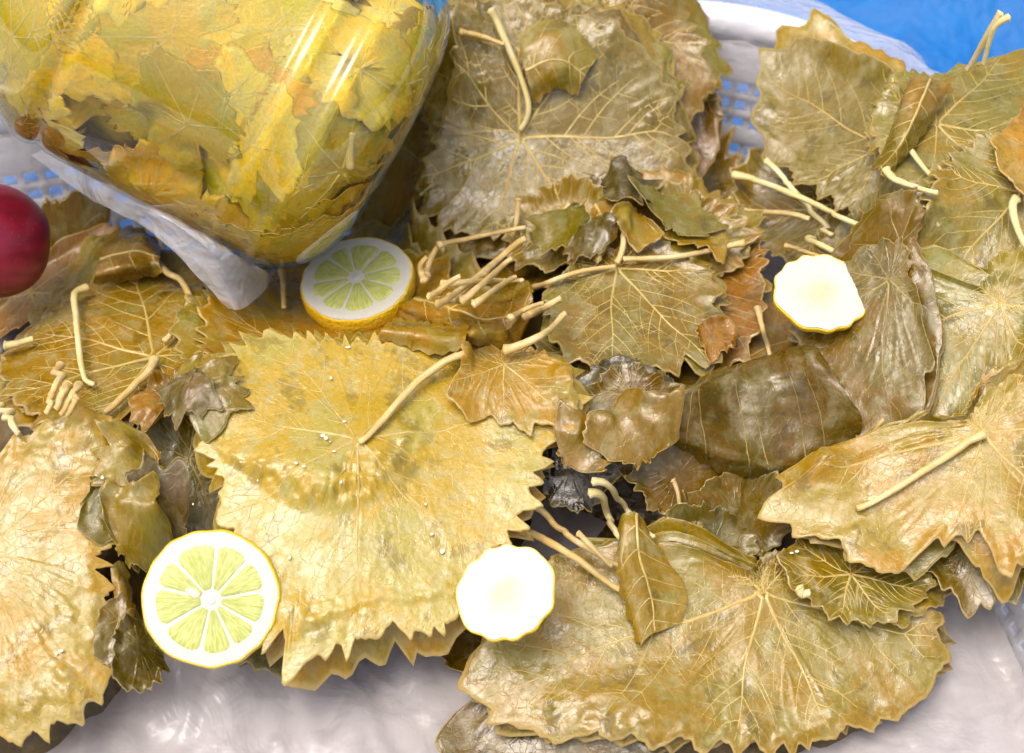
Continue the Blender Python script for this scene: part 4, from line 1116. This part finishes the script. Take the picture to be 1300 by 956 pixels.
def lemon(px, lift, nrm, R, h, label, kind='cut', spin=0.0, seed=0, stretch=1.0, core=(0, 0), nseg=9, pith=.27):
    rng = np.random.default_rng(seed)
    C = cast(np.array([px[0]]), np.array([px[1]]), lift, blur(H, 5))[0]
    M = frame_of(nrm, spin)
    root = empty('lemon_slice', C, label, 'lemon')
    root.rotation_mode = 'QUATERNION'
    from mathutils import Matrix
    root.rotation_quaternion = Matrix(M.tolist()).to_quaternion()
    na = 96; th = np.arange(na) / na * 2 * math.pi
    out = 1 + .028 * (fbm(np.cos(th) * 2.2 + seed, np.sin(th) * 2.2, seed, 2) - .5) * 2 + (.026 if kind == 'end' else .008) * np.sin(th * (11 if kind == 'end' else 13) + 2 * np.sin(th * 2 + seed))
    ox = R * out * np.cos(th) * stretch; oy = R * out * np.sin(th)
    def rings(prof, wob=.0):
        V = []
        for f, z in prof:
            V.append(np.stack([ox * f, oy * f, np.full(na, z) + wob * (fbm(np.cos(th) * 3 * f + seed, np.sin(th) * 3 * f, seed + 5, 2) - .5)], -1))
        return np.vstack(V), grid_quads(len(prof), na, True)
    def disc(prof, flip=False, wob=0.0):
        V, q = rings(prof, wob)
        c = V[-na:].mean(0); n0 = len(V); V = np.vstack([V, c]); j = np.arange(na); b = n0 - na
        t = np.stack([b + j, b + (j + 1) % na, np.full(na, n0)], -1)
        uv = np.vstack([np.stack([np.tile(th, len(prof)), np.repeat([f for f, z in prof], na)], -1), [[0, 0]]])
        return V, q, t, uv
    if kind == 'cut':
        pf = [(.962, h / 2), (.90, h / 2 + .0003), (.74, h / 2 + .00025), (.5, h / 2 + .00025), (.25, h / 2 + .00025), (.08, h / 2 + .0002)]
        V, q, t, uv = disc(pf); link('pith', mesh_np('pith', V, q, t, uv), PITH, root)
        V, q = rings([(.90, -h / 2), (.95, -h / 2 - .0002), (.985, -h / 2 + .0006), (1.0, -h / 4), (1.004, 0), (1.0, h / 4), (.988, h / 2 - .0006), (.975, h / 2 + .0001), (.958, h / 2 - .0004)])
        link('rind', mesh_np('rind', V, q), RIND, root)
        V, q, t, uv = disc([(.93, -h / 2), (.5, -h / 2 + .0003), (.1, -h / 2 + .0003)]); link('underside', mesh_np('underside', V, q, t, uv), PITH, root)
        w = rng.uniform(.72, 1.28, nseg); ed = np.concatenate([[0], np.cumsum(w)]) / w.sum() * 2 * math.pi
        Rp = R * (1 - pith)
        for k in range(nseg):
            nt_, nrd = 13, 11
            a0, a1 = ed[k], ed[k + 1]
            t_ = np.linspace(0, 1, nt_); r_ = np.linspace(0, 1, nrd)
            rin, gap = R * .085, R * rng.uniform(.008, .014)
            rr_ = rin * 1.6 + (Rp - rin * 1.6) * r_[:, None] * (1 - .075 * np.abs(2 * t_ - 1)[None, :] ** 4)
            half = (a1 - a0) / 2 - np.minimum(gap / rr_, (a1 - a0) * .42)
            aa_ = (a0 + a1) / 2 + (2 * t_ - 1)[None, :] * half * (1 - .08 * smooth(.9, 1, r_)[:, None])
            x = core[0] * R + rr_ * np.cos(aa_) * stretch * (1 - 0) - core[0] * R * r_[:, None] * .8; y = core[1] * R + rr_ * np.sin(aa_) - core[1] * R * r_[:, None] * .8
            edge = np.minimum(smooth(0, .14, t_) * smooth(0, .14, 1 - t_), 1)[None, :] * (smooth(0, .1, r_) * smooth(0, .1, 1 - r_))[:, None]
            z = h / 2 + .0001 + .0006 * edge + .0004 * (fbm(x * 900, y * 900, seed + k, 2) - .5) * edge
            V = np.stack([x, y, z], -1).reshape(-1, 3)
            uv = np.stack([aa_ * 1.2 + k, np.broadcast_to(r_[:, None] + k * .37, aa_.shape)], -1).reshape(-1, 2)
            link('segment', mesh_np('segment', V, grid_quads(nrd, nt_)[:, ::-1], None, uv), PULP, root)
        # white core
        V = []
        ca = np.arange(20) / 20 * 2 * math.pi
        for f, z in ((1.0, -.0004), (.8, .0003), (.4, .0005)):
            st_ = f * R * (.075 + .035 * np.abs(np.sin(ca * 4.5)))
            V.append(np.stack([core[0] * R + st_ * np.cos(ca), core[1] * R + st_ * np.sin(ca), np.full(20, h / 2 + z)], -1))
        V = np.vstack(V + [np.array([[core[0] * R, core[1] * R, h / 2 + .0005]])]); j = np.arange(20)
        link('core', mesh_np('core', V, grid_quads(3, 20, True), np.stack([40 + j, 40 + (j + 1) % 20, np.full(20, 60)], -1), np.ones((61, 2))), PITH, root)
    else:
        pf = [(.972, h / 2), (.93, h / 2 + .0004), (.7, h / 2 + .0002), (.45, h / 2 - .0006), (.25, h / 2 - .0008), (.1, h / 2 - .0004)]
        V, q, t, uv = disc(pf, wob=.0008); link('pith', mesh_np('pith', V, q, t, uv), PITHE, root)
        V, q, t, uv = disc([(.966, h / 2 - .0004), (.984, h / 2 + .0001), (.998, h / 2 - .0008), (.99, h / 4), (.93, -h * .1), (.82, -h * .32), (.6, -h * .46), (.3, -h * .5)])
        link('rind', mesh_np('rind', V, q, t, uv), RIND, root)
    return root, C, M

r1, C1, M1 = lemon((455, 362), .011, (-.10, -.05, 1), .0262, .0105, 'lemon slice lying tilted at the back of the big pale leaf, rind showing', 'cut', .3, 1, 1.04, (.0, .02), 9, .21)
r2, C2, M2 = lemon((268, 760), .058, (.02, -.52, .85), .0278, .0075, 'round lemon slice with clear green pulp leaning on the lower left stack', 'cut', .15, 2, 1.0, (.02, -.02), 9, .20)
sd = link('seed', None, None) if False else None
a_ = np.linspace(0, math.pi, 9); b_ = np.linspace(0, 2 * math.pi, 12, endpoint=False)
V = np.stack([(.0034 * np.cos(a_))[:, None] + 0 * b_[None], .0018 * np.sin(a_)[:, None] * np.cos(b_)[None] * (1 + .3 * np.cos(a_))[:, None], .0010 * np.sin(a_)[:, None] * np.sin(b_)[None]], -1).reshape(-1, 3)
so = link('seed', mesh_np('seed', V, grid_quads(9, 12, True)), SEED, r2, (-.0064, .0032, .0042)); so.rotation_euler = (0, 0, -.6)
r3, C3, M3 = lemon((1041, 377), .008, (.02, -.12, 1), .0208, .0080, 'small pale lemon end slice on the brown leaf at right', 'end', .5, 3, 1.02)
r4, C4, M4 = lemon((645, 756), .030, (-.22, -.22, .95), .0198, .0090, 'white lemon end slice by the lower right rim of the big pale leaf', 'end', .7, 4, 1.06)

# ------------------------------------------------------------------ apple
def apple_material():
    k = NT('apple_skin')
    tc = k.n('ShaderNodeTexCoord').outputs['Object']
    n = k.noise(k.scale(tc, (1, 1, .25)), 90, 3); m = k.noise(tc, 22, 3)
    v = k.n('ShaderNodeTexVoronoi'); v.inputs['Scale'].default_value = 300; k.l(tc, v.inputs['Vector'])
    c = k.mix(k.ramp(n, .3, .7), (.11, .003, .012), (.24, .006, .030))
    c = k.mix(k.ramp(m, .5, .75, 0, .5), c, (.34, .03, .05))
    c = k.mix(k.ramp(v.outputs['Distance'], .05, .16, .25, 0), c, (.45, .16, .16))
    bs = k.n('ShaderNodeBsdfPrincipled'); k.l(c, bs.inputs['Base Color']); bs.inputs['Roughness'].default_value = .28
    return k.fin(bs.outputs[0])
AC = on_z(np.array(-14.), np.array(306.), .165); AR = .0268
ap = empty('apple', tuple(AC), 'dark red apple cut by the left edge beside the jar', 'apple')
prof = [(.0015, .36), (.10, .40), (.18, .58), (.34, .76), (.55, .86), (.78, .72), (.94, .40), (1.0, .05), (.97, -.30), (.84, -.62), (.62, -.84), (.38, -.90), (.2, -.82), (.05, -.74)]
pp = catmull(np.array(prof), 40)
na = 72; th = np.arange(na) / na * 2 * math.pi
V = np.vstack([np.stack([AR * r * (1 + .03 * np.cos(5 * th) * max(0, -z)) * np.cos(th), AR * r * (1 + .02 * np.sin(3 * th)) * np.sin(th), np.full(na, AR * z)], -1) for r, z in pp])
link('skin', mesh_np('skin', V, grid_quads(40, na, True)), apple_material(), ap).rotation_euler = (.5, -.9, 0)
V, q, t, uv = tube(np.array([(0, 0, AR * .36), (.001, 0, AR * .7), (.003, .001, AR * 1.05)]), np.array([.0012, .0010, .0016]), 8)
link('stem', mesh_np('stem', V, q, t, uv), STALK, ap).rotation_euler = (.5, -.9, 0)

# ------------------------------------------------------------------ jar of leaves in brine
JA = .867 * XR - .463 * UP + .185 * FW; JA /= np.linalg.norm(JA)      # from mouth to base
JB = on_z(np.array(506.), np.array(184.), .190)                        # middle of the base
JR = .0812; JK = .0812 / .0705
N1 = np.cross(JA, FW); N1 /= np.linalg.norm(N1); N2 = np.cross(N1, JA)    # N2 towards or away from the camera
if N2 @ FW > 0: N2 = -N2
if N1 @ UP < 0: N1 = -N1
# profile: radius r at distance s from the base, up to the neck
jp = catmull(np.array([(.006, .003), (.026, .0005), (.040, .0015), (.052, .0050), (.0610, .0115), (.0670, .0200), (.0695, .0265), (.0703, .0290), (.0716, .0305), (.0724, .0325), (.0716, .0345), (.0702, .037), (.0702, .0435), (.0716, .0460), (.0728, .0490), (.0716, .0520), (.0703, .055), (.0705, .075),
      (.0705, .100), (.0704, .117), (.0702, .121), (.0690, .1245), (.0700, .1275), (.0708, .1305), (.0700, .1350), (.0655, .1440), (.0585, .1540), (.0500, .1630), (.0450, .1690), (.0440, .175), (.0440, .195)]) * JK, 260)
seg = np.concatenate([[0], np.cumsum(np.linalg.norm(np.diff(jp, axis=0), axis=1))])
tg = np.gradient(jp, axis=0); tg /= np.linalg.norm(tg, axis=1)[:, None]
nrm2 = np.stack([tg[:, 1], -tg[:, 0]], -1)                                  # outward (radial, axial)
jq2 = jp.copy()                                                             # the filling does not enter the ribs
for a_, b_ in ((.0285, .056),):
    m_ = (jp[:, 1] > a_ * JK) & (jp[:, 1] < b_ * JK) & (jp[:, 0] > .06)
    jq2[m_, 0] = np.interp(jp[m_, 1], [a_ * JK, b_ * JK], [.0700 * JK, .0700 * JK])
tg3 = np.gradient(np.stack([boxblur(np.tile(jq2[:, k_], (3, 1)), 5)[1] for k_ in (0, 1)], -1), axis=0); tg3 /= np.linalg.norm(tg3, axis=1)[:, None]; nrm3 = np.stack([tg3[:, 1], -tg3[:, 0]], -1)
def jar_pt(q, phi, d):
    prof_ = jp if np.max(d) <= 0 else jq2
    r = np.interp(q, seg, prof_[:, 0]); s = np.interp(q, seg, prof_[:, 1])
    nr_ = np.interp(q, seg, nrm2[:, 0]) if prof_ is jp else np.interp(q, seg, nrm3[:, 0]); ns_ = np.interp(q, seg, nrm2[:, 1]) if prof_ is jp else np.interp(q, seg, nrm3[:, 1])
    r = r - nr_ * d; s = s - ns_ * d
    return JB - JA * s[..., None] + (r * np.cos(phi))[..., None] * N2 + (r * np.sin(phi))[..., None] * N1
root = empty('leaf_jar', JB, 'big clear plastic jar of vine leaves in yellow brine lying at upper left', 'jar')
def jar_shell_material():
    k = NT('clear_jar_plastic')
    tr = k.n('ShaderNodeBsdfTransparent'); tr.inputs[0].default_value = (.99, .99, .97, 1)
    gl = k.n('ShaderNodeBsdfGlossy'); gl.inputs['Roughness'].default_value = .05
    tc = k.n('ShaderNodeTexCoord').outputs['Object']
    b = k.bump(k.noise(tc, 26, 2), .10, .004)
    k.l(b, gl.inputs['Normal'])
    fr = k.n('ShaderNodeFresnel'); fr.inputs[0].default_value = 1.55; k.l(b, fr.inputs['Normal'])
    fac = k.math('MINIMUM', k.math('MULTIPLY', fr.outputs[0], 1.8), .5)
    mx = k.n('ShaderNodeMixShader'); k.l(fac, mx.inputs[0]); k.l(tr.outputs[0], mx.inputs[1]); k.l(gl.outputs[0], mx.inputs[2])
    return k.fin(mx.outputs[0])
def brine_material():
    k = NT('yellow_brine')
    tr = k.n('ShaderNodeBsdfTransparent'); tr.inputs[0].default_value = (1.0, .985, .80, 1)
    return k.fin(tr.outputs[0])
nph = 160
ph = np.arange(nph) / nph * 2 * math.pi
def jar_surface(d, q0, q1, n):
    Q, P = np.meshgrid(np.linspace(q0, q1, n), ph, indexing='ij')
    V = jar_pt(Q, P, np.full(Q.shape, d)).reshape(-1, 3) - JB
    c = len(V); V = np.vstack([V, V[:nph].mean(0)]); j = np.arange(nph)
    return V, grid_quads(n, nph, True), np.stack([(j + 1) % nph, j, np.full(nph, c)], -1)
V, q, t = jar_surface(0, 0, seg[-1], 280)
a0, a1, a2 = V[q[nph * 150][0]], V[q[nph * 150][1]], V[q[nph * 150][2]]
if np.cross(a1 - a0, a2 - a0) @ (a0 - JA * (a0 @ JA)) < 0: q = q[:, ::-1]; t = t[:, ::-1]
link('shell', mesh_np('shell', V, q, t), jar_shell_material(), root)
V, q, t = jar_surface(.0014, 0, seg[-1] * .90, 120); link('brine', mesh_np('brine', V, q, t), brine_material(), root)
LID = simple('jar_lid', (.75, .74, .70), .4, .05)
lv = []
for r_, s_ in ((.046, .192), (.047, .193), (.047, .212), (.045, .214), (.001, .214)):
    lv.append(JB - JA * JK * s_ + (JK * r_ * np.cos(ph))[:, None] * N2 + (JK * r_ * np.sin(ph))[:, None] * N1 - JB)
link('lid', mesh_np('lid', np.vstack(lv), grid_quads(5, nph, True)), LID, root)
COREM = simple('packed_leaves_in_jar', (.55, .40, .04), .5, .4, 70, .6, .004)
V, q, t = jar_surface(.0150, .016, seg[-1] * .85, 90)
co = link('packed_leaves', mesh_np('packed_leaves', V + JB, q, t), COREM); tag(co, 'core of leaves packed inside the clear jar', 'leaves', kind='stuff')
# leaves pressed against the inside of the wall, laid outwards one over the other
JC = .0012
jq = np.arange(0, seg[-1], JC); jw = np.arange(-.17, .17, JC)
JH = np.full((len(jw), len(jq)), 0.0)
def jsamp(F, q, w):
    i = np.clip(np.round(q / JC).astype(int), 0, len(jq) - 1); j = np.clip(np.round((w + .17) / JC).astype(int), 0, len(jw) - 1)
    return F[j, i]
JCOL = [(.84, .60, .012), (.80, .62, .015), (.74, .47, .01), (.86, .68, .07), (.66, .57, .015), (.88, .74, .18), (.52, .42, .012)]
jl = []
NJ = 96
for k in range(NJ):
    rng = np.random.default_rng(9000 + k)
    q0, w0 = rng.uniform(.030, seg[-1] * .84), rng.uniform(-.135, .085)
    r0 = rng.uniform(.030, .052); al = rng.uniform(0, 2 * math.pi)
    R360 = vine_outline(r0, rng)
    nr_, na = 13, 130
    th = np.arange(na) / na * 2 * math.pi
    Rr = np.interp(np.degrees(th), np.arange(361), np.append(R360, R360[0])); Rt = Rr * teeth(na, Rr, rng, .085, .010)
    rho = np.concatenate([[.04], (np.arange(1, nr_) / (nr_ - 1)) ** .85])
    rr_ = rho[:, None] * (Rr * (1 - smooth(.6, 1, rho)[:, None]) + Rt * smooth(.6, 1, rho)[:, None])
    U = rr_ * np.cos(th); Vv = rr_ * np.sin(th)
    sq = rng.uniform(.55, 1.0)
    Q = q0 + U * math.cos(al) - Vv * sq * math.sin(al); W = w0 + U * math.sin(al) + Vv * sq * math.cos(al)
    Q = np.clip(Q, .014, seg[-1] * .86)
    Hc = -dilate(-dilate(JH, 3), 3); Hc = np.maximum(blur(Hc, 2), JH)
    tl = rng.normal(0, .10, 2)
    z = jsamp(Hc, Q, W) + .0007 + 0.0030 * np.clip(fbm(U * 45 + k, Vv * 45, k, 2) - .3, 0, 1)
    z = z + np.clip(U * tl[0] + Vv * tl[1], 0, .0045) + .004 * rng.random() * smooth(.5, 1, rho)[:, None] * np.clip(fbm(np.cos(th) * 1.5 + k, np.sin(th) * 1.5, k, 1) - .45, 0, 1)[None, :] * 2
    z = np.minimum(z, .0112 + .0000035 * k)
    i = np.clip(np.round(Q / JC).astype(int), 1, len(jq) - 2); j = np.clip(np.round((W + .17) / JC).astype(int), 1, len(jw) - 2)
    T = np.full_like(JH, -1); np.maximum.at(T, (j, i), z); JH = np.maximum(JH, dilate(T, 1))
    L = Leaf(); P = jar_pt(Q, W / JR, .0135 - z)
    L.X, L.Y, L.Z = P[..., 0], P[..., 1], P[..., 2]; L.U, L.V, L.rho, L.th, L.Rr = U, Vv, rho, th, Rr
    L.tip = 0; L.seed = 9000 + k; L.color = tuple(np.array(JCOL[int(rng.integers(len(JCOL)))]) * rng.uniform(.75, 1.1)); L.jz = z; L.Q, L.W = Q, W
    jl.append(L)
JL = 'yellow green vine leaf pressed against the inside of the clear jar'
for L in jl:
    vis = (L.jz > jsamp(JH, L.Q, L.W) - .0006)
    P = np.stack([L.X, L.Y, L.Z], -1) - CAM; dep = P @ FW; sx = 650 + FPX * (P @ XR) / dep; sy = 478 - FPX * (P @ UP) / dep
    vis &= (sx > -20) & (sx < 640) & (sy > -20) & (np.abs(L.W / JR) < 1.75)
    if vis.mean() < .03: continue
    cx_, cy_ = sx[vis].mean(), sy[vis].mean()
    cold = sx[vis].min(), sx[vis].max()
    where = 'near the rounded base' if cx_ > 430 and cy_ < 200 else 'low by the lemon side' if cy_ > 210 else 'by the cloudy shoulder' if cx_ < 130 else 'at the top edge' if cy_ < 60 else 'amid the bright streaks'
    size = 'small' if L.Rr.max() < .034 else 'large' if L.Rr.max() > .041 else 'medium'
    hue = 'pale' if L.color[2] > .09 else 'amber' if L.color[1] < .52 else 'yellow green'
    fv = vis.mean(); cov = 'uncovered' if fv > .6 else 'half covered' if fv > .25 else 'mostly covered'
    dx_, dy_ = sx[-1, 0] - sx[0].mean(), sy[-1, 0] - sy[0].mean()
    pt = ('pointing right' if dx_ > 0 else 'pointing left') if abs(dx_) > abs(dy_) else ('pointing down' if dy_ > 0 else 'pointing up')
    build_leaf(L, f'{size} {hue} {cov} leaf in the jar, {pt}, {where}', 'leaves in the jar', .0005, 0, LEAFJ)
    # veins stand out radially here
    Nn = None
    rt = L.root
    rng = np.random.default_rng(L.seed)
    Vs, Qs, UVs, off = [], [], [], 0
    for b in (0, 52, -52, 104, -104):
        a = math.radians(b + rng.normal(0, 4)); na = len(L.th); Rm = np.interp(a % (2 * math.pi) / (2 * math.pi) * na, np.arange(na + 1), np.append(L.Rr, L.Rr[0]))
        t_ = np.linspace(.02, .95, 16); P, pr_ = surf(L, t_ * Rm * np.cos(a), t_ * Rm * np.sin(a))
        ax = JB + JA[None] * ((P - JB) @ JA)[:, None]; Nn = P - ax; Nn /= np.linalg.norm(Nn, axis=1)[:, None]
        Tn = np.gradient(P, axis=0); Sn = np.cross(Tn, Nn); Sn /= np.linalg.norm(Sn, axis=1)[:, None] + 1e-12
        w = np.linspace(.0007, .0002, 16)[:, None]
        rows = np.stack([P - Sn * w - Nn * .0003, P + Nn * w * .5, P + Sn * w - Nn * .0003], 1)
        Vs.append(rows.reshape(-1, 3)); Qs.append(grid_quads(16, 3, False, off)); off += 48; UVs.append(np.stack([np.repeat(t_, 3), np.tile([0, .4, .8], 16)], -1))
    link('veins', mesh_np('veins', np.vstack(Vs) - L.loc, np.vstack(Qs), None, np.vstack(UVs)), STALKP, L.blade)
JS = [((266, 70), (274, 92), (268, 118)), ((360, 207), (385, 196), (410, 186)), ((446, 168), (444, 190), (445, 214)), ((262, 52), (270, 70)), ((90, 78), (96, 66), (94, 52))]
def jar_hit(px, py, dep=.0035):
    d = ray(px, py); o = CAM - JB
    da = d - JA * (d @ JA); oa = o - JA * (o @ JA)
    A, B, C = da @ da, 2 * da @ oa, oa @ oa - (JR - dep) ** 2
    disc = B * B - 4 * A * C
    return CAM + d * ((-B - math.sqrt(max(disc, 0))) / (2 * A))
JSL = ['short pale stalk standing beside the dark gap inside the jar', 'pale yellow stalk lying across the lower right inside the jar', 'short upright stalk between the two long streaks inside the jar', None, 'curved pale stalk bit at the cloudy left end inside the jar']
for k, (pts, lab) in enumerate(zip(JS, JSL)):
    if lab is None: continue
    P = catmull(np.array([jar_hit(float(x), float(y), .010 if k == 2 else .008) for x, y in pts]), 20); tt = np.linspace(0, 1, 20)
    V, q, t, uv = tube(P, .0020 * (1 + .3 * np.exp(-(tt / .1) ** 2)), 8)
    loc = P[0]; o = link('leaf_stalk', mesh_np('leaf_stalk', V - loc, q, t, uv), STALKP, None, loc); tag(o, lab, 'stalk')

# ------------------------------------------------------------------ bag pulled up under the jar, crumbs of lemon
FOLD = film_material('bag_film_bunched', .36, (.86, .86, .88), .14, .22)
Lf = loft([[(40, 196, .030), (110, 250, .034), (200, 300, .034), (290, 392, .004)], [(66, 190, .045), (150, 250, .050), (240, 300, .046), (300, 394, .010)], [(110, 210, .048), (190, 262, .052), (270, 320, .044), (315, 388, .010)], [(150, 222, .044), (230, 280, .046), (300, 326, .038), (338, 366, .008)], [(180, 240, .036), (260, 296, .036), (330, 340, .026), (345, 350, .006)]],
          (1, 1, 1), nu=40, nv=90, teeth_last=0, seed=80, noise=.0007, cover=False)
link('pulled_up_fold', mesh_np('pulled_up_fold', Lf.W.reshape(-1, 3) - np.array([BC[0], BC[1], .09]), grid_quads(40, 90)), FOLD, bag)
CR = simple('lemon_crumb', (.80, .82, .58), .3, .1)
rng = np.random.default_rng(4)
cp = [(414, 556), (419, 561), (410, 553), (424, 573), (442, 441), (437, 535), (433, 612), (376, 588), (386, 592), (327, 610), (540, 640), (368, 708), (420, 480), (562, 700), (548, 678), (1005, 702), (1012, 700), (245, 640), (130, 606), (72, 830), (78, 826)]
Vs, Qs, off = [], [], 0
for x, y in cp:
    c = cast(np.array([float(x)]), np.array([float(y)]), .0004)[0]; r = rng.uniform(.0004, .0009)
    a_ = np.linspace(0.05, math.pi - .05, 6); b_ = np.arange(8) / 8 * 2 * math.pi
    V = np.stack([np.sin(a_)[:, None] * np.cos(b_)[None], np.sin(a_)[:, None] * np.sin(b_)[None], np.cos(a_)[:, None] * np.ones(8)[None] * .6], -1) * r
    V *= (1 + .5 * (rng.random((6, 8, 1)) - .5)); V = V.reshape(-1, 3) * np.array([rng.uniform(.7, 1.4), rng.uniform(.7, 1.4), 1]) + c
    Vs.append(V); Qs.append(grid_quads(6, 8, True, off)); off += 48
tag(link('lemon_crumbs', mesh_np('lemon_crumbs', np.vstack(Vs), np.vstack(Qs)), CR), 'tiny pale crumbs of lemon pulp scattered on the leaves', 'crumbs', kind='stuff')

# ------------------------------------------------------------------ leaves under the top ones: only those that show
ORD = ['just under the top leaf', 'second below the top', 'third below the top', 'fourth below the top', 'fifth below the top', 'sixth below the top', 'seventh below the top', 'eighth below the top', 'ninth below the top', 'tenth below the top']
MARKS = [((40, 320), 'the red apple'), ((300, 300), 'the jar'), ((456, 362), 'the upper lemon slice'), ((268, 762), 'the round lower lemon slice'), ((645, 757), 'the white lemon end'), ((1041, 378), 'the small right lemon end'), ((950, 120), 'the basket holes'),
         ((780, 270), 'the forked stalks'), ((970, 540), 'the rolled dark leaf'), ((740, 620), 'the dark hollow'), ((1230, 100), 'the blue tarp'), ((1020, 250), 'the crossing stalks'), ((1250, 780), 'the bare plastic at right'), ((600, 290), 'the jar base'),
         ((90, 480), 'the bundle of short stalks'), ((1240, 470), 'the right edge'), ((880, 620), 'the torn scraps')]
SEEN = {}; USED = set()
for L in BUILT[::-1]:
    if getattr(L, 'done', False): continue
    vis = (L.Z > samp(H, L.X, L.Y) - .0022)
    pz = np.stack([L.X, L.Y, L.Z], -1) - CAM
    dep = pz @ FW; sx = 650 + FPX * (pz @ XR) / dep; sy = 478 - FPX * (pz @ UP) / dep
    vis &= (sx > -10) & (sx < 1310) & (sy > -10) & (sy < 966)
    if vis.mean() < (.06 if hasattr(L, 'scrap') else .012): continue
    if getattr(L, 'fill', False):
        c = (sx[vis].mean(), sy[vis].mean())
        mk = min(MARKS, key=lambda m: (m[0][0] - c[0]) ** 2 + (m[0][1] - c[1]) ** 2)[1]
        lum = L.color[0]
        hue = 'dark brown' if lum < .09 else 'grey brown' if L.color[2] > .03 else 'brown' if lum < .16 else 'ochre brown'
        lab = f'{hue} vine leaf mostly buried between the stacks near {mk}'
        if hasattr(L, 'scrap'):
            lean = 'pointing left' if math.cos(L.tip) < -.5 else 'pointing right' if math.cos(L.tip) > .5 else 'pointing up' if math.sin(L.tip) > 0 else 'pointing down'
            lab = f'torn {hue} leaf scrap {lean} near {mk}'
    else:
        n_ = SEEN.get(L.grp, 0); SEEN[L.grp] = n_ + 1
        lab = f'{L.lab}, {ORD[n_]}'
        if len(lab.split()) > 16: lab = L.lab + ', ' + ['upper', 'middle', 'lower', 'lowest'][min(n_, 3)]
        if len(lab.split()) > 16: lab = ' '.join(lab.split()[-16:])
    if lab in USED and getattr(L, 'fill', False):
        m2 = sorted(MARKS, key=lambda m: (m[0][0] - c[0]) ** 2 + (m[0][1] - c[1]) ** 2)[1][1]
        lab = lab.replace(' mostly buried between the stacks', '') + ', on the side of ' + m2
        if len(lab.split()) > 16: lab = lab.replace(', on the side of', ' and')
    if len(lab.split()) > 16: lab = ' '.join(lab.split()[:16])
    USED.add(lab)
    r = build_leaf(L, lab, L.grp, .0005, 0 if hasattr(L, 'scrap') else 1)
    if hasattr(L, 'stalk'):
        V, q, t, uv = L.stalk
        link('petiole', mesh_np('petiole', V - L.loc, q, t, uv), STALK, r)
